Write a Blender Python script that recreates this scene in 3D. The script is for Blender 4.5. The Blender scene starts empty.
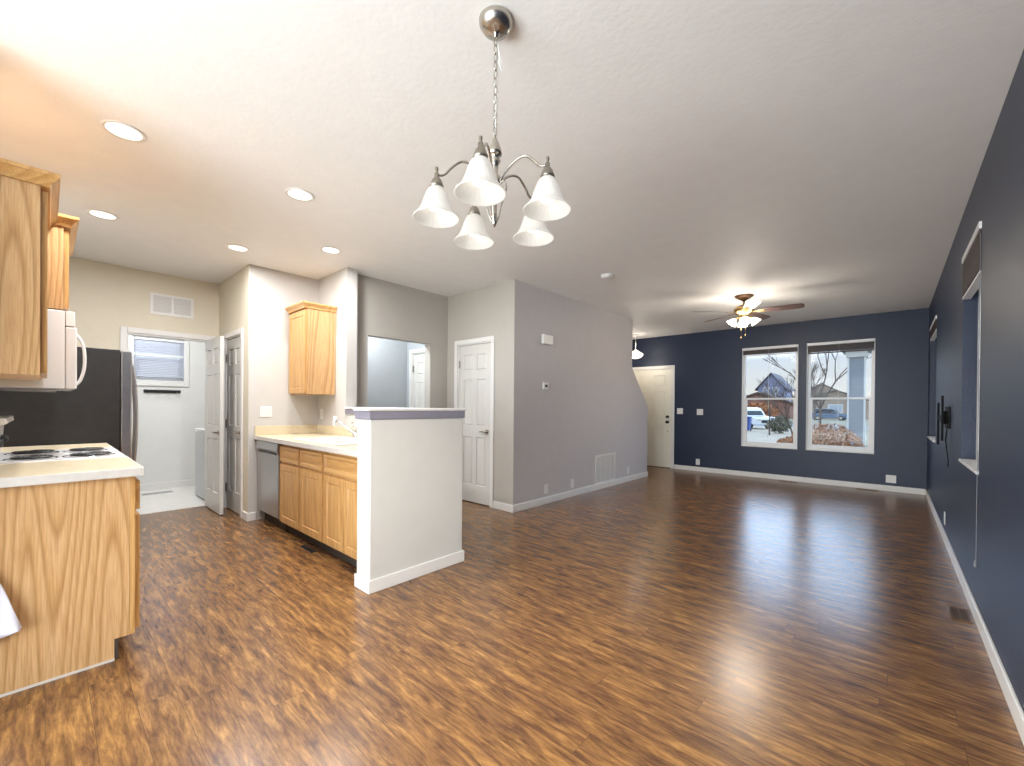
import bpy, bmesh, math, random
from mathutils import Vector, Matrix
random.seed(7)
C = bpy.context.scene.collection
S = bpy.context.scene
PI = math.pi

# ------------------------------------------------------------------ camera
cam_d = bpy.data.cameras.new('camera')
cam = bpy.data.objects.new('camera', cam_d)
C.objects.link(cam)
S.camera = cam
cam_d.sensor_fit = 'HORIZONTAL'
cam_d.sensor_width = 36.0
cam_d.lens = 36.0 * 420.9 / 1024
cam_d.shift_y = (409.14 - 383.0) / 1024
cam_d.clip_start = 0.02
cam_d.clip_end = 500
yaw, pit, rol = math.radians(42.065), math.radians(0.338), math.radians(0.465)
F = Vector((-math.sin(yaw) * math.cos(pit), math.cos(yaw) * math.cos(pit), -math.sin(pit)))
R = Vector((math.cos(yaw), math.sin(yaw), 0))
U = R.cross(F)
R2 = R * math.cos(rol) + U * math.sin(rol)
U2 = -R * math.sin(rol) + U * math.cos(rol)
cam.matrix_world = Matrix(((R2.x, U2.x, -F.x, 0), (R2.y, U2.y, -F.y, 0), (R2.z, U2.z, -F.z, 1.2477), (0, 0, 0, 1)))

# ------------------------------------------------------------------ sky and exposure
S.view_settings.view_transform = 'Standard'
S.view_settings.look = 'None'
S.view_settings.gamma = 1.0
S.view_settings.use_curve_mapping = False
S.view_settings.exposure = 1.18
W = bpy.data.worlds.new('sky')
S.world = W
W.use_nodes = True
nt = W.node_tree
nt.nodes.clear()
wo = nt.nodes.new('ShaderNodeOutputWorld')
bg = nt.nodes.new('ShaderNodeBackground')
tc = nt.nodes.new('ShaderNodeTexCoord')
sx = nt.nodes.new('ShaderNodeSeparateXYZ')
nt.links.new(tc.outputs['Generated'], sx.inputs[0])
def wn(t, **kw):
    x = nt.nodes.new(t)
    for k_, v_ in kw.items():
        setattr(x, k_, v_)
    return x
mr = wn('ShaderNodeMapRange')                    # 0 behind the house, 1 in front
mr.inputs['From Min'].default_value = -0.3
mr.inputs['From Max'].default_value = 0.3
nt.links.new(sx.outputs['Y'], mr.inputs['Value'])
rs = wn('ShaderNodeValToRGB')                    # front sky strength by elevation (divided by 4)
e = rs.color_ramp.elements
for p_, v_ in ((0.0, 0.105), (0.10, 0.115), (0.17, 0.70), (0.5, 0.70), (0.8, 0.25)):
    q_ = e[0] if p_ == 0.0 else (e[1] if p_ == 0.10 else e.new(p_))
    q_.position = p_
    q_.color = (v_, v_, v_, 1)
nt.links.new(sx.outputs['Z'], rs.inputs[0])
m4 = wn('ShaderNodeMath', operation='MULTIPLY')
m4.inputs[1].default_value = 4.0
nt.links.new(rs.outputs[0], m4.inputs[0])
ms = wn('ShaderNodeMix', data_type='FLOAT')
nt.links.new(mr.outputs[0], ms.inputs[0])
ms.inputs[2].default_value = 0.85
nt.links.new(m4.outputs[0], ms.inputs[3])
mh = wn('ShaderNodeValToRGB')                    # warm white horizon, blue higher up
e = mh.color_ramp.elements
e[0].position, e[0].color = 0.02, (0.93, 0.90, 0.85, 1)
e[1].position, e[1].color = 0.20, (0.56, 0.73, 1.0, 1)
nt.links.new(sx.outputs['Z'], mh.inputs[0])
nt.links.new(mh.outputs[0], bg.inputs['Color'])
nt.links.new(ms.outputs[0], bg.inputs['Strength'])
nt.links.new(bg.outputs[0], wo.inputs[0])

# ------------------------------------------------------------------ light strengths (used by the lamp builders)
P_CAN, P_CHAND, P_FAN, P_PEND, P_BATH = 9.5, 15.0, 5.5, 4.0, 10.0
WARM = (1.0, 0.90, 0.78)

def lamp(name, kind, loc, power, color=WARM, size=0.1, parent=None, rot=None, blend=None):
    d = bpy.data.lights.new(name, kind)
    d.energy = power
    d.color = color
    if kind == 'AREA':
        d.shape = 'DISK'
        d.size = size
    else:
        d.shadow_soft_size = size
    if kind == 'SPOT':
        d.spot_size = math.radians(165)
        d.spot_blend = 1.0
    o = bpy.data.objects.new(name, d)
    C.objects.link(o)
    o.location = loc
    if rot:
        o.rotation_euler = rot
    if parent:
        o.parent = parent
    return o

# added area lamps behind the camera, standing in for sky light and ground bounce
def day(name, loc, rot, sx_, sy_, power, color):
    d = bpy.data.lights.new(name, 'AREA')
    d.shape = 'RECTANGLE'
    d.size, d.size_y = sx_, sy_
    d.energy, d.color = power, color
    o = bpy.data.objects.new(name, d)
    C.objects.link(o)
    o.location, o.rotation_euler = loc, rot
day('sky_fill', (-1.2, -4.2, 1.5), (math.radians(90), 0, 0), 6.0, 3.0, 260, (0.90, 0.94, 1.0))
day('bounce_fill', (-1.2, -3.2, -0.12), (math.radians(150), 0, 0), 5.0, 1.8, 260, (1.0, 0.94, 0.86))

# ------------------------------------------------------------------ materials
def new_mat(name):
    m = bpy.data.materials.new(name)
    m.use_nodes = True
    n = m.node_tree
    return m, n, n.nodes['Principled BSDF']

def add(n, t, **kw):
    x = n.nodes.new(t)
    for k, v in kw.items():
        setattr(x, k, v)
    return x

def coords(n, scale=(1, 1, 1)):
    t = add(n, 'ShaderNodeTexCoord')
    m = add(n, 'ShaderNodeMapping')
    m.inputs['Scale'].default_value = scale
    n.links.new(t.outputs['Object'], m.inputs[0])
    return m.outputs[0]

def bump(n, b, src, strength, dist=0.01):
    x = add(n, 'ShaderNodeBump')
    x.inputs['Strength'].default_value = strength
    x.inputs['Distance'].default_value = dist
    n.links.new(src, x.inputs['Height'])
    n.links.new(x.outputs[0], b.inputs['Normal'])

def ramp(n, src, stops):
    r = add(n, 'ShaderNodeValToRGB')
    e = r.color_ramp.elements
    while len(e) < len(stops):
        e.new(0.5)
    for i, (p, c) in enumerate(stops):
        e[i].position = p
        e[i].color = (*c, 1)
    n.links.new(src, r.inputs[0])
    return r.outputs[0]

def noise(n, vec, scale, detail=4, rough=0.5, dist=0.0):
    x = add(n, 'ShaderNodeTexNoise')
    x.inputs['Scale'].default_value = scale
    x.inputs['Detail'].default_value = detail
    x.inputs['Roughness'].default_value = rough
    x.inputs['Distortion'].default_value = dist
    n.links.new(vec, x.inputs['Vector'])
    return x.outputs['Fac']

def plain(name, col, rough=0.5, metal=0.0, var=0.06, nscale=8, bmp=0.0, bscale=60, spec=0.5, coat=0.0):
    """a lightly mottled procedural material"""
    m, n, b = new_mat(name)
    v = coords(n)
    f = noise(n, v, nscale, 3)
    lo = tuple(c * (1 - var) for c in col)
    hi = tuple(min(1, c * (1 + var)) for c in col)
    n.links.new(ramp(n, f, [(0.3, lo), (0.7, hi)]), b.inputs['Base Color'])
    b.inputs['Roughness'].default_value = rough
    b.inputs['Metallic'].default_value = metal
    b.inputs['Specular IOR Level'].default_value = spec
    b.inputs['Coat Weight'].default_value = coat
    if bmp:
        bump(n, b, noise(n, v, bscale, 4), bmp)
    return m

def emissive(name, col, strength):
    m, n, b = new_mat(name)
    b.inputs['Base Color'].default_value = (*col, 1)
    b.inputs['Emission Color'].default_value = (*col, 1)
    b.inputs['Emission Strength'].default_value = strength
    b.inputs['Roughness'].default_value = 0.4
    return m

def oak_mat(name, light, mid, dark, rings=9.0, axis='z'):
    m, n, b = new_mat(name)
    sc = (3.2, 3.2, 0.30) if axis == 'z' else (0.30, 3.2, 3.2)
    v = coords(n, sc)
    f = noise(n, v, 0.9, 1.2, 0.35, 0.15)
    mul = add(n, 'ShaderNodeMath', operation='MULTIPLY')
    mul.inputs[1].default_value = rings * 2.2
    n.links.new(f, mul.inputs[0])
    fr = add(n, 'ShaderNodeMath', operation='FRACT')
    n.links.new(mul.outputs[0], fr.inputs[0])
    c1 = ramp(n, fr.outputs[0], [(0.0, dark), (0.25, mid), (0.6, light), (0.8, light), (1.0, dark)])
    v2 = coords(n, (60, 60, 2.5) if axis == 'z' else (2.5, 60, 60))
    g = noise(n, v2, 3.0, 4, 0.6)
    c2 = ramp(n, g, [(0.35, tuple(x * 0.82 for x in mid)), (0.6, (1, 1, 1))])
    mx = add(n, 'ShaderNodeMix', data_type='RGBA', blend_type='MULTIPLY')
    mx.inputs[0].default_value = 0.35
    n.links.new(c1, mx.inputs[6])
    n.links.new(c2, mx.inputs[7])
    n.links.new(mx.outputs[2], b.inputs['Base Color'])
    b.inputs['Roughness'].default_value = 0.38
    bump(n, b, g, 0.08, 0.002)
    return m

def floor_mat():
    m, n, b = new_mat('rustic_laminate')
    v = coords(n)
    br = add(n, 'ShaderNodeTexBrick')
    br.offset = 0.0
    br.inputs['Scale'].default_value = 1.0
    br.inputs['Brick Width'].default_value = 1.22
    br.inputs['Row Height'].default_value = 0.127
    br.inputs['Mortar Size'].default_value = 0.0009
    br.inputs['Mortar Smooth'].default_value = 0.3
    br.inputs['Bias'].default_value = 0.0
    br.inputs['Color1'].default_value = (0, 0, 0, 1)
    br.inputs['Color2'].default_value = (1, 1, 1, 1)
    br.inputs['Mortar'].default_value = (0.5, 0.5, 0.5, 1)
    sp = add(n, 'ShaderNodeSeparateXYZ')
    n.links.new(v, sp.inputs[0])
    dv = add(n, 'ShaderNodeMath', operation='DIVIDE')
    dv.inputs[1].default_value = 0.127
    n.links.new(sp.outputs['Y'], dv.inputs[0])
    fl = add(n, 'ShaderNodeMath', operation='FLOOR')
    n.links.new(dv.outputs[0], fl.inputs[0])
    wnz = add(n, 'ShaderNodeTexWhiteNoise', noise_dimensions='1D')
    n.links.new(fl.outputs[0], wnz.inputs['W'])
    ax = add(n, 'ShaderNodeMath', operation='MULTIPLY_ADD')
    n.links.new(wnz.outputs['Value'], ax.inputs[0])
    ax.inputs[1].default_value = 1.22
    n.links.new(sp.outputs['X'], ax.inputs[2])
    cb = add(n, 'ShaderNodeCombineXYZ')
    n.links.new(ax.outputs[0], cb.inputs['X'])
    n.links.new(sp.outputs['Y'], cb.inputs['Y'])
    n.links.new(cb.outputs[0], br.inputs['Vector'])
    # each plank shifts the grain
    shift = add(n, 'ShaderNodeVectorMath', operation='MULTIPLY_ADD')
    n.links.new(br.outputs['Color'], shift.inputs[0])
    shift.inputs[1].default_value = (7.3, 3.1, 5.7)
    n.links.new(v, shift.inputs[2])
    mp = add(n, 'ShaderNodeMapping')
    mp.inputs['Scale'].default_value = (1.9, 12.0, 1)
    n.links.new(shift.outputs[0], mp.inputs[0])
    f1 = noise(n, mp.outputs[0], 2.3, 6, 0.68, 0.5)
    mp2 = add(n, 'ShaderNodeMapping')
    mp2.inputs['Scale'].default_value = (5.5, 42.0, 1)
    n.links.new(shift.outputs[0], mp2.inputs[0])
    f2 = noise(n, mp2.outputs[0], 2.0, 5, 0.65, 0.2)
    mp3 = add(n, 'ShaderNodeMapping')
    mp3.inputs['Scale'].default_value = (2.6, 7.0, 1)
    n.links.new(shift.outputs[0], mp3.inputs[0])
    f3 = noise(n, mp3.outputs[0], 1.6, 3, 0.6, 0.6)
    c = ramp(n, f1, [(0.28, (0.075, 0.034, 0.018)), (0.42, (0.150, 0.071, 0.032)), (0.54, (0.250, 0.124, 0.043)), (0.70, (0.43, 0.228, 0.074))])
    c2 = ramp(n, f2, [(0.36, (0.50, 0.47, 0.46)), (0.56, (1, 1, 1))])
    mx = add(n, 'ShaderNodeMix', data_type='RGBA', blend_type='MULTIPLY')
    mx.inputs[0].default_value = 0.75
    n.links.new(c, mx.inputs[6])
    n.links.new(c2, mx.inputs[7])
    c3 = ramp(n, f3, [(0.32, (0.46, 0.44, 0.50)), (0.50, (1, 1, 1))])
    mx3 = add(n, 'ShaderNodeMix', data_type='RGBA', blend_type='MULTIPLY')
    mx3.inputs[0].default_value = 0.5
    n.links.new(mx.outputs[2], mx3.inputs[6])
    n.links.new(c3, mx3.inputs[7])
    # plank seams
    mx4 = add(n, 'ShaderNodeMix', data_type='RGBA', blend_type='MIX')
    n.links.new(br.outputs['Fac'], mx4.inputs[0])
    n.links.new(mx3.outputs[2], mx4.inputs[6])
    mx4.inputs[7].default_value = (0.07, 0.035, 0.018, 1)
    n.links.new(mx4.outputs[2], b.inputs['Base Color'])
    b.inputs['Roughness'].default_value = 0.25
    b.inputs['Specular IOR Level'].default_value = 0.6
    bump(n, b, f2, 0.12, 0.002)
    return m

def glass_mat(name, tint=(0.93, 0.96, 0.97), rough=0.0):
    m = bpy.data.materials.new(name)
    m.use_nodes = True
    n = m.node_tree
    n.nodes.clear()
    o = add(n, 'ShaderNodeOutputMaterial')
    t = add(n, 'ShaderNodeBsdfTransparent')
    t.inputs[0].default_value = (*tint, 1)
    g = add(n, 'ShaderNodeBsdfGlossy')
    g.inputs['Roughness'].default_value = rough
    fr = add(n, 'ShaderNodeFresnel')
    fr.inputs[0].default_value = 1.15
    mx = add(n, 'ShaderNodeMixShader')
    n.links.new(fr.outputs[0], mx.inputs[0])
    n.links.new(t.outputs[0], mx.inputs[1])
    n.links.new(g.outputs[0], mx.inputs[2])
    n.links.new(mx.outputs[0], o.inputs[0])
    return m

def ridged(name, col, rough, scale=(1, 1, 60), strength=0.4, metal=0.0, amp=0.12):
    """material with fine parallel ridges (siding, blinds fabric)"""
    m, n, b = new_mat(name)
    v = coords(n)
    w = add(n, 'ShaderNodeTexWave', wave_type='BANDS', bands_direction='Z', wave_profile='SAW')
    w.inputs['Scale'].default_value = scale[2]
    n.links.new(v, w.inputs['Vector'])
    lo = tuple(c * (1 - amp) for c in col)
    n.links.new(ramp(n, w.outputs['Fac'], [(0.0, lo), (0.2, col)]), b.inputs['Base Color'])
    b.inputs['Roughness'].default_value = rough
    b.inputs['Metallic'].default_value = metal
    bump(n, b, w.outputs['Fac'], strength)
    return m

M = {}
M['ceiling'] = plain('ceiling_paint', (0.88, 0.87, 0.85), 0.62, bmp=0.12, bscale=35, var=0.015)
M['kitchen_wall'] = plain('off_white_wall_paint', (0.56, 0.54, 0.505), 0.6, bmp=0.12, bscale=90, var=0.015)
M['tan_wall'] = plain('warm_cream_wall_paint', (0.72, 0.655, 0.52), 0.6, bmp=0.12, bscale=90, var=0.015)
M['gray_wall'] = plain('warm_gray_wall_paint', (0.56, 0.53, 0.53), 0.5, bmp=0.12, bscale=90, var=0.015)
M['navy'] = plain('navy_wall_paint', (0.018, 0.028, 0.060), 0.42, bmp=0.25, bscale=90, var=0.03, spec=0.4)
M['pony'] = plain('pale_gray_wall_paint', (0.62, 0.615, 0.585), 0.6, bmp=0.12, bscale=90, var=0.015)
M['hall_wall'] = plain('beige_gray_hall_wall', (0.49, 0.46, 0.41), 0.5, bmp=0.12, bscale=90, var=0.015)  # toned warmer than the gray wall round the corner
M['bath_wall'] = plain('cool_gray_wall_paint', (0.46, 0.49, 0.51), 0.6, bmp=0.12, bscale=90, var=0.015)
M['laundry_wall'] = plain('laundry_white_wall_paint', (0.76, 0.75, 0.72), 0.6, bmp=0.1, bscale=90, var=0.015)
M['trim'] = plain('white_semi_gloss_trim', (0.78, 0.765, 0.735), 0.35, var=0.015)
M['cap_gray'] = plain('lavender_gray_molding_paint', (0.24, 0.23, 0.28), 0.45, var=0.02)
M['door'] = plain('white_door_paint', (0.68, 0.665, 0.62), 0.35, var=0.015)
M['front_door'] = plain('cream_door_paint', (0.82, 0.79, 0.68), 0.35, var=0.015)
M['vinyl'] = plain('white_window_vinyl', (0.80, 0.80, 0.80), 0.35, var=0.01)
M['oak'] = oak_mat('honey_oak', (0.65, 0.41, 0.20), (0.60, 0.36, 0.16), (0.46, 0.26, 0.10), rings=14)
M['oak_door'] = oak_mat('honey_oak_straight_grain', (0.64, 0.38, 0.145), (0.58, 0.33, 0.115), (0.52, 0.29, 0.100), rings=8)
M['oak_cross'] = oak_mat('honey_oak_level_grain', (0.64, 0.38, 0.145), (0.56, 0.31, 0.105), (0.50, 0.27, 0.09), rings=8, axis='x')
M['gap'] = plain('dark_recess_wood', (0.05, 0.035, 0.025), 0.8)
M['laminate'] = plain('beige_laminate', (0.66, 0.56, 0.385), 0.32, var=0.07, nscale=55)
M['laminate_edge'] = plain('pale_laminate_edge', (0.62, 0.58, 0.53), 0.35, var=0.04, nscale=40)
M['sink'] = plain('white_enamel', (0.80, 0.79, 0.77), 0.2, var=0.01)
M['appliance_white'] = plain('white_appliance_enamel', (0.78, 0.77, 0.76), 0.25, var=0.01)
M['black'] = plain('black_enamel', (0.015, 0.015, 0.016), 0.3, var=0.1)
M['dark_side'] = plain('charcoal_textured_steel', (0.017, 0.015, 0.014), 0.45, bmp=0.4, bscale=140, var=0.25, nscale=14)
M['steel'] = plain('brushed_stainless', (0.50, 0.49, 0.49), 0.28, metal=0.95, var=0.04, nscale=30)
M['nickel'] = plain('brushed_nickel', (0.52, 0.48, 0.42), 0.25, metal=1.0, var=0.05, nscale=30)
M['dark_nickel'] = plain('dark_nickel', (0.34, 0.31, 0.26), 0.3, metal=1.0, var=0.05, nscale=30)
M['chrome'] = plain('chrome', (0.8, 0.8, 0.8), 0.12, metal=1.0, var=0.02)
M['brass'] = plain('antique_brass', (0.42, 0.29, 0.12), 0.28, metal=1.0, var=0.08, nscale=30)
M['bronze'] = plain('dark_bronze', (0.16, 0.085, 0.045), 0.4, metal=0.6, var=0.2, nscale=30)
M['blade'] = plain('dark_walnut_blade', (0.085, 0.05, 0.045), 0.35, var=0.3, nscale=6)
M['matte_black'] = plain('matte_black_steel', (0.010, 0.010, 0.010), 0.75, spec=0.2)
M['cord'] = plain('gray_cord', (0.20, 0.20, 0.22), 0.6)
M['plate'] = plain('white_plastic_plate', (0.80, 0.79, 0.77), 0.35, var=0.01)
M['slot'] = plain('dark_slot', (0.03, 0.03, 0.03), 0.6)
M['blind_dark'] = plain('dark_brown_slats', (0.07, 0.045, 0.04), 0.5, var=0.2, nscale=20)  # dark brown slats of the raised blinds
M['blind_white'] = plain('white_aluminium_slat', (0.80, 0.80, 0.80), 0.35, var=0.01)
M['blind_blue'] = plain('pale_blue_slat', (0.50, 0.52, 0.60), 0.5, var=0.02)
M['glass'] = glass_mat('window_glass')
M['floor'] = floor_mat()
M['vinyl_floor'] = plain('white_vinyl_flooring', (0.74, 0.72, 0.67), 0.35, var=0.05, nscale=12)
M['washer_gray'] = plain('gray_appliance_panel', (0.50, 0.50, 0.50), 0.35, var=0.03)
M['can_glow'] = emissive('lit_recessed_lens', (1.0, 0.97, 0.92), 0.55)
M['bulb'] = emissive('lit_bulb', (1.0, 0.96, 0.90), 1.0)
M['fan_glass'] = emissive('lit_frosted_fan_glass', (1.0, 0.93, 0.80), 1.0)
M['opal'] = emissive('lit_opal_bowl', (1.0, 0.92, 0.80), 0.55)
# frosted ribbed chandelier glass
m, n, b = new_mat('frosted_ribbed_glass')
v = coords(n)
b.inputs['Base Color'].default_value = (0.62, 0.61, 0.58, 1)
b.inputs['Roughness'].default_value = 0.35
b.inputs['Transmission Weight'].default_value = 0.35
b.inputs['Emission Color'].default_value = (1, 0.95, 0.88, 1)
b.inputs['Emission Strength'].default_value = 0.10
bump(n, b, noise(n, v, 40, 2), 0.15)
M['shade'] = m
# outdoors
M['grass'] = plain('winter_grass', (0.20, 0.17, 0.10), 0.9, var=0.35, nscale=0.8, bmp=0.5, bscale=8)
M['concrete'] = plain('pale_concrete', (0.36, 0.28, 0.19), 0.85, var=0.1, nscale=2)
M['bounce_patio'] = plain('pale_bounce_concrete', (0.62, 0.60, 0.56), 0.85, var=0.06, nscale=2)  # pale so the added slab behind the house bounces light indoors
M['asphalt'] = plain('gray_asphalt', (0.20, 0.19, 0.18), 0.9, var=0.15, nscale=2)
M['blue_siding'] = ridged('blue_gray_siding', (0.27, 0.28, 0.40), 0.7, (1, 1, 2.0))
M['tan_siding'] = ridged('tan_siding', (0.40, 0.30, 0.22), 0.7, (1, 1, 2.0))
M['brick_red'] = plain('red_brown_cladding', (0.30, 0.15, 0.11), 0.8, var=0.3, nscale=1.5)
M['gray_siding'] = ridged('gray_siding', (0.33, 0.34, 0.37), 0.7, (1, 1, 2.2))
M['roof'] = plain('brown_shingles', (0.16, 0.11, 0.09), 0.9, var=0.3, nscale=2)
M['roof_gray'] = plain('gray_shingles', (0.13, 0.12, 0.14), 0.9, var=0.3, nscale=2)
M['pane_out'] = plain('house_window_pane', (0.45, 0.50, 0.55), 0.15, var=0.1)
M['bark'] = plain('bare_bark', (0.12, 0.085, 0.065), 0.9, var=0.3, nscale=6)
M['rust_leaf'] = plain('rust_brown_leaves', (0.36, 0.14, 0.05), 0.8, var=0.45, nscale=5)
M['green_leaf'] = plain('dull_green_needles', (0.15, 0.14, 0.09), 0.8, var=0.4, nscale=5)
M['car_white'] = plain('white_car_paint', (0.72, 0.73, 0.75), 0.2, var=0.01, coat=0.6)
M['car_blue'] = plain('steel_blue_car_paint', (0.10, 0.17, 0.28), 0.2, var=0.02, coat=0.6)
M['car_glass'] = plain('dark_car_glass', (0.02, 0.025, 0.03), 0.08, var=0.1)
M['tyre'] = plain('black_rubber', (0.02, 0.02, 0.02), 0.8)
M['bin_blue'] = plain('blue_plastic', (0.05, 0.09, 0.30), 0.5)
M['cloth'] = plain('white_plastic_sheet', (0.72, 0.72, 0.80), 0.3, var=0.05)

# ------------------------------------------------------------------ mesh helpers
class B:
    def __init__(s):
        s.b = bmesh.new()
    def box(s, x0, x1, y0, y1, z0, z1, rot=None, piv=None):
        vs = [s.b.verts.new((x, y, z)) for x in (x0, x1) for y in (y0, y1) for z in (z0, z1)]
        for f in ((0, 1, 3, 2), (4, 6, 7, 5), (0, 4, 5, 1), (2, 3, 7, 6), (0, 2, 6, 4), (1, 5, 7, 3)):
            s.b.faces.new([vs[i] for i in f])
        if rot is not None:
            c = Vector(piv) if piv else Vector(((x0 + x1) / 2, (y0 + y1) / 2, (z0 + z1) / 2))
            bmesh.ops.rotate(s.b, verts=vs, cent=c, matrix=rot)
        return s
    def prism(s, poly, axis, a, b):
        """extrude a 2D outline; axis x: poly=(y,z); y: (x,z); z: (x,y)"""
        def P(p, t):
            return {'x': (t, p[0], p[1]), 'y': (p[0], t, p[1]), 'z': (p[0], p[1], t)}[axis]
        va = [s.b.verts.new(P(p, a)) for p in poly]
        vb = [s.b.verts.new(P(p, b)) for p in poly]
        k = len(poly)
        s.b.faces.new(va)
        s.b.faces.new(vb[::-1])
        for i in range(k):
            s.b.faces.new([va[i], vb[i], vb[(i + 1) % k], va[(i + 1) % k]])
        return s
    def lathe(s, prof, c=(0, 0, 0), seg=24, axis='z', flute=0, amp=0.0):
        rings = []
        for r, h in prof:
            ring = []
            for i in range(seg):
                a = 2 * PI * i / seg
                rr = r * (1 + (amp * math.cos(flute * a) if flute else 0))
                p = (rr * math.cos(a), rr * math.sin(a), h)
                if axis == 'x':
                    p = (p[2], p[0], p[1])
                elif axis == 'y':
                    p = (p[0], p[2], p[1])
                ring.append(s.b.verts.new((p[0] + c[0], p[1] + c[1], p[2] + c[2])))
            rings.append(ring)
        for a, b in zip(rings, rings[1:]):
            for i in range(seg):
                s.b.faces.new([a[i], a[(i + 1) % seg], b[(i + 1) % seg], b[i]])
        for ring, r in ((rings[0], prof[0][0]), (rings[-1], prof[-1][0])):
            if r > 1e-6:
                try:
                    s.b.faces.new(ring)
                except ValueError:
                    pass
        if min(prof[0][0], prof[-1][0]) < 1e-6:
            bmesh.ops.remove_doubles(s.b, verts=[v for g in (rings[0], rings[-1]) for v in g], dist=1e-6)
        return s
    def openlathe(s, prof, c=(0, 0, 0), seg=24, flute=0, amp=0.0):
        rings = []
        for r, h in prof:
            rings.append([s.b.verts.new((c[0] + r * (1 + amp * math.cos(flute * 2 * PI * i / seg)) * math.cos(2 * PI * i / seg),
                                         c[1] + r * (1 + amp * math.cos(flute * 2 * PI * i / seg)) * math.sin(2 * PI * i / seg), c[2] + h)) for i in range(seg)])
        for a, b in zip(rings, rings[1:]):
            for i in range(seg):
                s.b.faces.new([a[i], a[(i + 1) % seg], b[(i + 1) % seg], b[i]])
        return s
    def tube(s, pts, r, seg=8, closed=False):
        pts = [Vector(p) for p in pts]
        k = len(pts)
        rs = r if isinstance(r, (list, tuple)) else [r] * k
        rings = []
        up = None
        for i in range(k):
            if closed:
                d = pts[(i + 1) % k] - pts[i - 1]
            else:
                d = pts[min(i + 1, k - 1)] - pts[max(i - 1, 0)]
            d.normalize()
            if up is None:
                up = Vector((0, 0, 1)) if abs(d.z) < 0.9 else Vector((1, 0, 0))
            a = d.cross(up)
            if a.length < 1e-5:
                a = d.orthogonal()
            a.normalize()
            up = a.cross(d)
            up.normalize()
            rings.append([s.b.verts.new(pts[i] + rs[i] * (math.cos(2 * PI * j / seg) * a + math.sin(2 * PI * j / seg) * up)) for j in range(seg)])
        pairs = list(zip(rings, rings[1:]))
        if closed:
            pairs.append((rings[-1], rings[0]))
        for p, q in pairs:
            for j in range(seg):
                s.b.faces.new([p[j], p[(j + 1) % seg], q[(j + 1) % seg], q[j]])
        if not closed:
            s.b.faces.new(rings[0][::-1])
            s.b.faces.new(rings[-1])
        return s
    def curve(s, pts, r, seg=8, n=5):
        """tube along a smooth line through the points"""
        P = [Vector(p) for p in pts]
        rr = list(r) if isinstance(r, (list, tuple)) else [r] * len(P)
        out, ro = [], []
        for i in range(len(P) - 1):
            a, b_, c, d = P[max(i - 1, 0)], P[i], P[i + 1], P[min(i + 2, len(P) - 1)]
            for k in range(n):
                t = k / n
                out.append(0.5 * ((2 * b_) + (c - a) * t + (2 * a - 5 * b_ + 4 * c - d) * t * t + (3 * b_ - a - 3 * c + d) * t ** 3))
                ro.append(rr[i] + (rr[i + 1] - rr[i]) * t)
        out.append(P[-1])
        ro.append(rr[-1])
        return s.tube([tuple(p) for p in out], ro, seg)
    def panels(s, w, h, t, cells, ins=0.012, dep=0.008, raise_ins=0.02, both=False, x0=0.0, z0=0.0):
        """slab x0..x0+w, y 0..t, front at y=0 facing -Y, with raised panels in the given cells (x0,x1,z0,z1)"""
        for side in ((0,) if not both else (0, 1)):
            xs = sorted({0.0, w} | {c[0] for c in cells} | {c[1] for c in cells})
            zs = sorted({0.0, h} | {c[2] for c in cells} | {c[3] for c in cells})
            y = 0.0 if side == 0 else t
            g = {(i, j): s.b.verts.new((x0 + x, y, z0 + z)) for i, x in enumerate(xs) for j, z in enumerate(zs)}
            pf = []
            for i in range(len(xs) - 1):
                for j in range(len(zs) - 1):
                    q = [g[i, j], g[i + 1, j], g[i + 1, j + 1], g[i, j + 1]]
                    f = s.b.faces.new(q if side == 0 else q[::-1])
                    cx, cz = (xs[i] + xs[i + 1]) / 2, (zs[j] + zs[j + 1]) / 2
                    if any(c[0] < cx < c[1] and c[2] < cz < c[3] for c in cells):
                        pf.append(f)
            s.b.normal_update()
            # one face per cell is assumed: cells never share a row split
            bmesh.ops.inset_individual(s.b, faces=pf, thickness=ins, depth=-dep)
            bmesh.ops.inset_individual(s.b, faces=pf, thickness=raise_ins, depth=dep * 0.7)
        Z = t
        o = [(x0, 0, z0), (x0 + w, 0, z0), (x0 + w, 0, z0 + h), (x0, 0, z0 + h)]
        f = [s.b.verts.new(p) for p in o]
        k = [s.b.verts.new((p[0], Z, p[2])) for p in o]
        for i in range(4):
            s.b.faces.new([f[i], k[i], k[(i + 1) % 4], f[(i + 1) % 4]])
        if not both:
            s.b.faces.new(k[::-1])
        return s
    def xf(s, mat):
        bmesh.ops.transform(s.b, matrix=mat, verts=s.b.verts)
        return s
    def build(s, name, mat, parent=None, bevel=0.0, smooth=False, recalc=True, label=None, off=None):
        if recalc:
            bmesh.ops.recalc_face_normals(s.b, faces=s.b.faces)
        if off is not None:
            bmesh.ops.translate(s.b, verts=s.b.verts, vec=-Vector(off))
        me = bpy.data.meshes.new(name)
        s.b.to_mesh(me)
        s.b.free()
        if isinstance(mat, (list, tuple)):
            for q in mat:
                me.materials.append(q)
        else:
            me.materials.append(mat)
        if smooth:
            for p in me.polygons:
                p.use_smooth = True
        o = bpy.data.objects.new(name, me)
        C.objects.link(o)
        if parent:
            o.parent = parent
        if off is not None and not parent:
            o.location = off
        if bevel:
            bv = o.modifiers.new('bevel', 'BEVEL')
            bv.width = bevel
            bv.segments = 2
            bv.limit_method = 'ANGLE'
        if label:
            o['label'] = label
        return o

def thing(name, label, cat, loc=(0, 0, 0), rotz=0.0, group=None, kind=None):
    o = bpy.data.objects.new(name, None)
    C.objects.link(o)
    o.empty_display_size = 0.1
    o.location = loc
    o.rotation_euler = (0, 0, rotz)
    if label:
        o['label'] = label
        o['category'] = cat
    if group:
        o['group'] = group
    if kind:
        o['kind'] = kind
    return o

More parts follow.
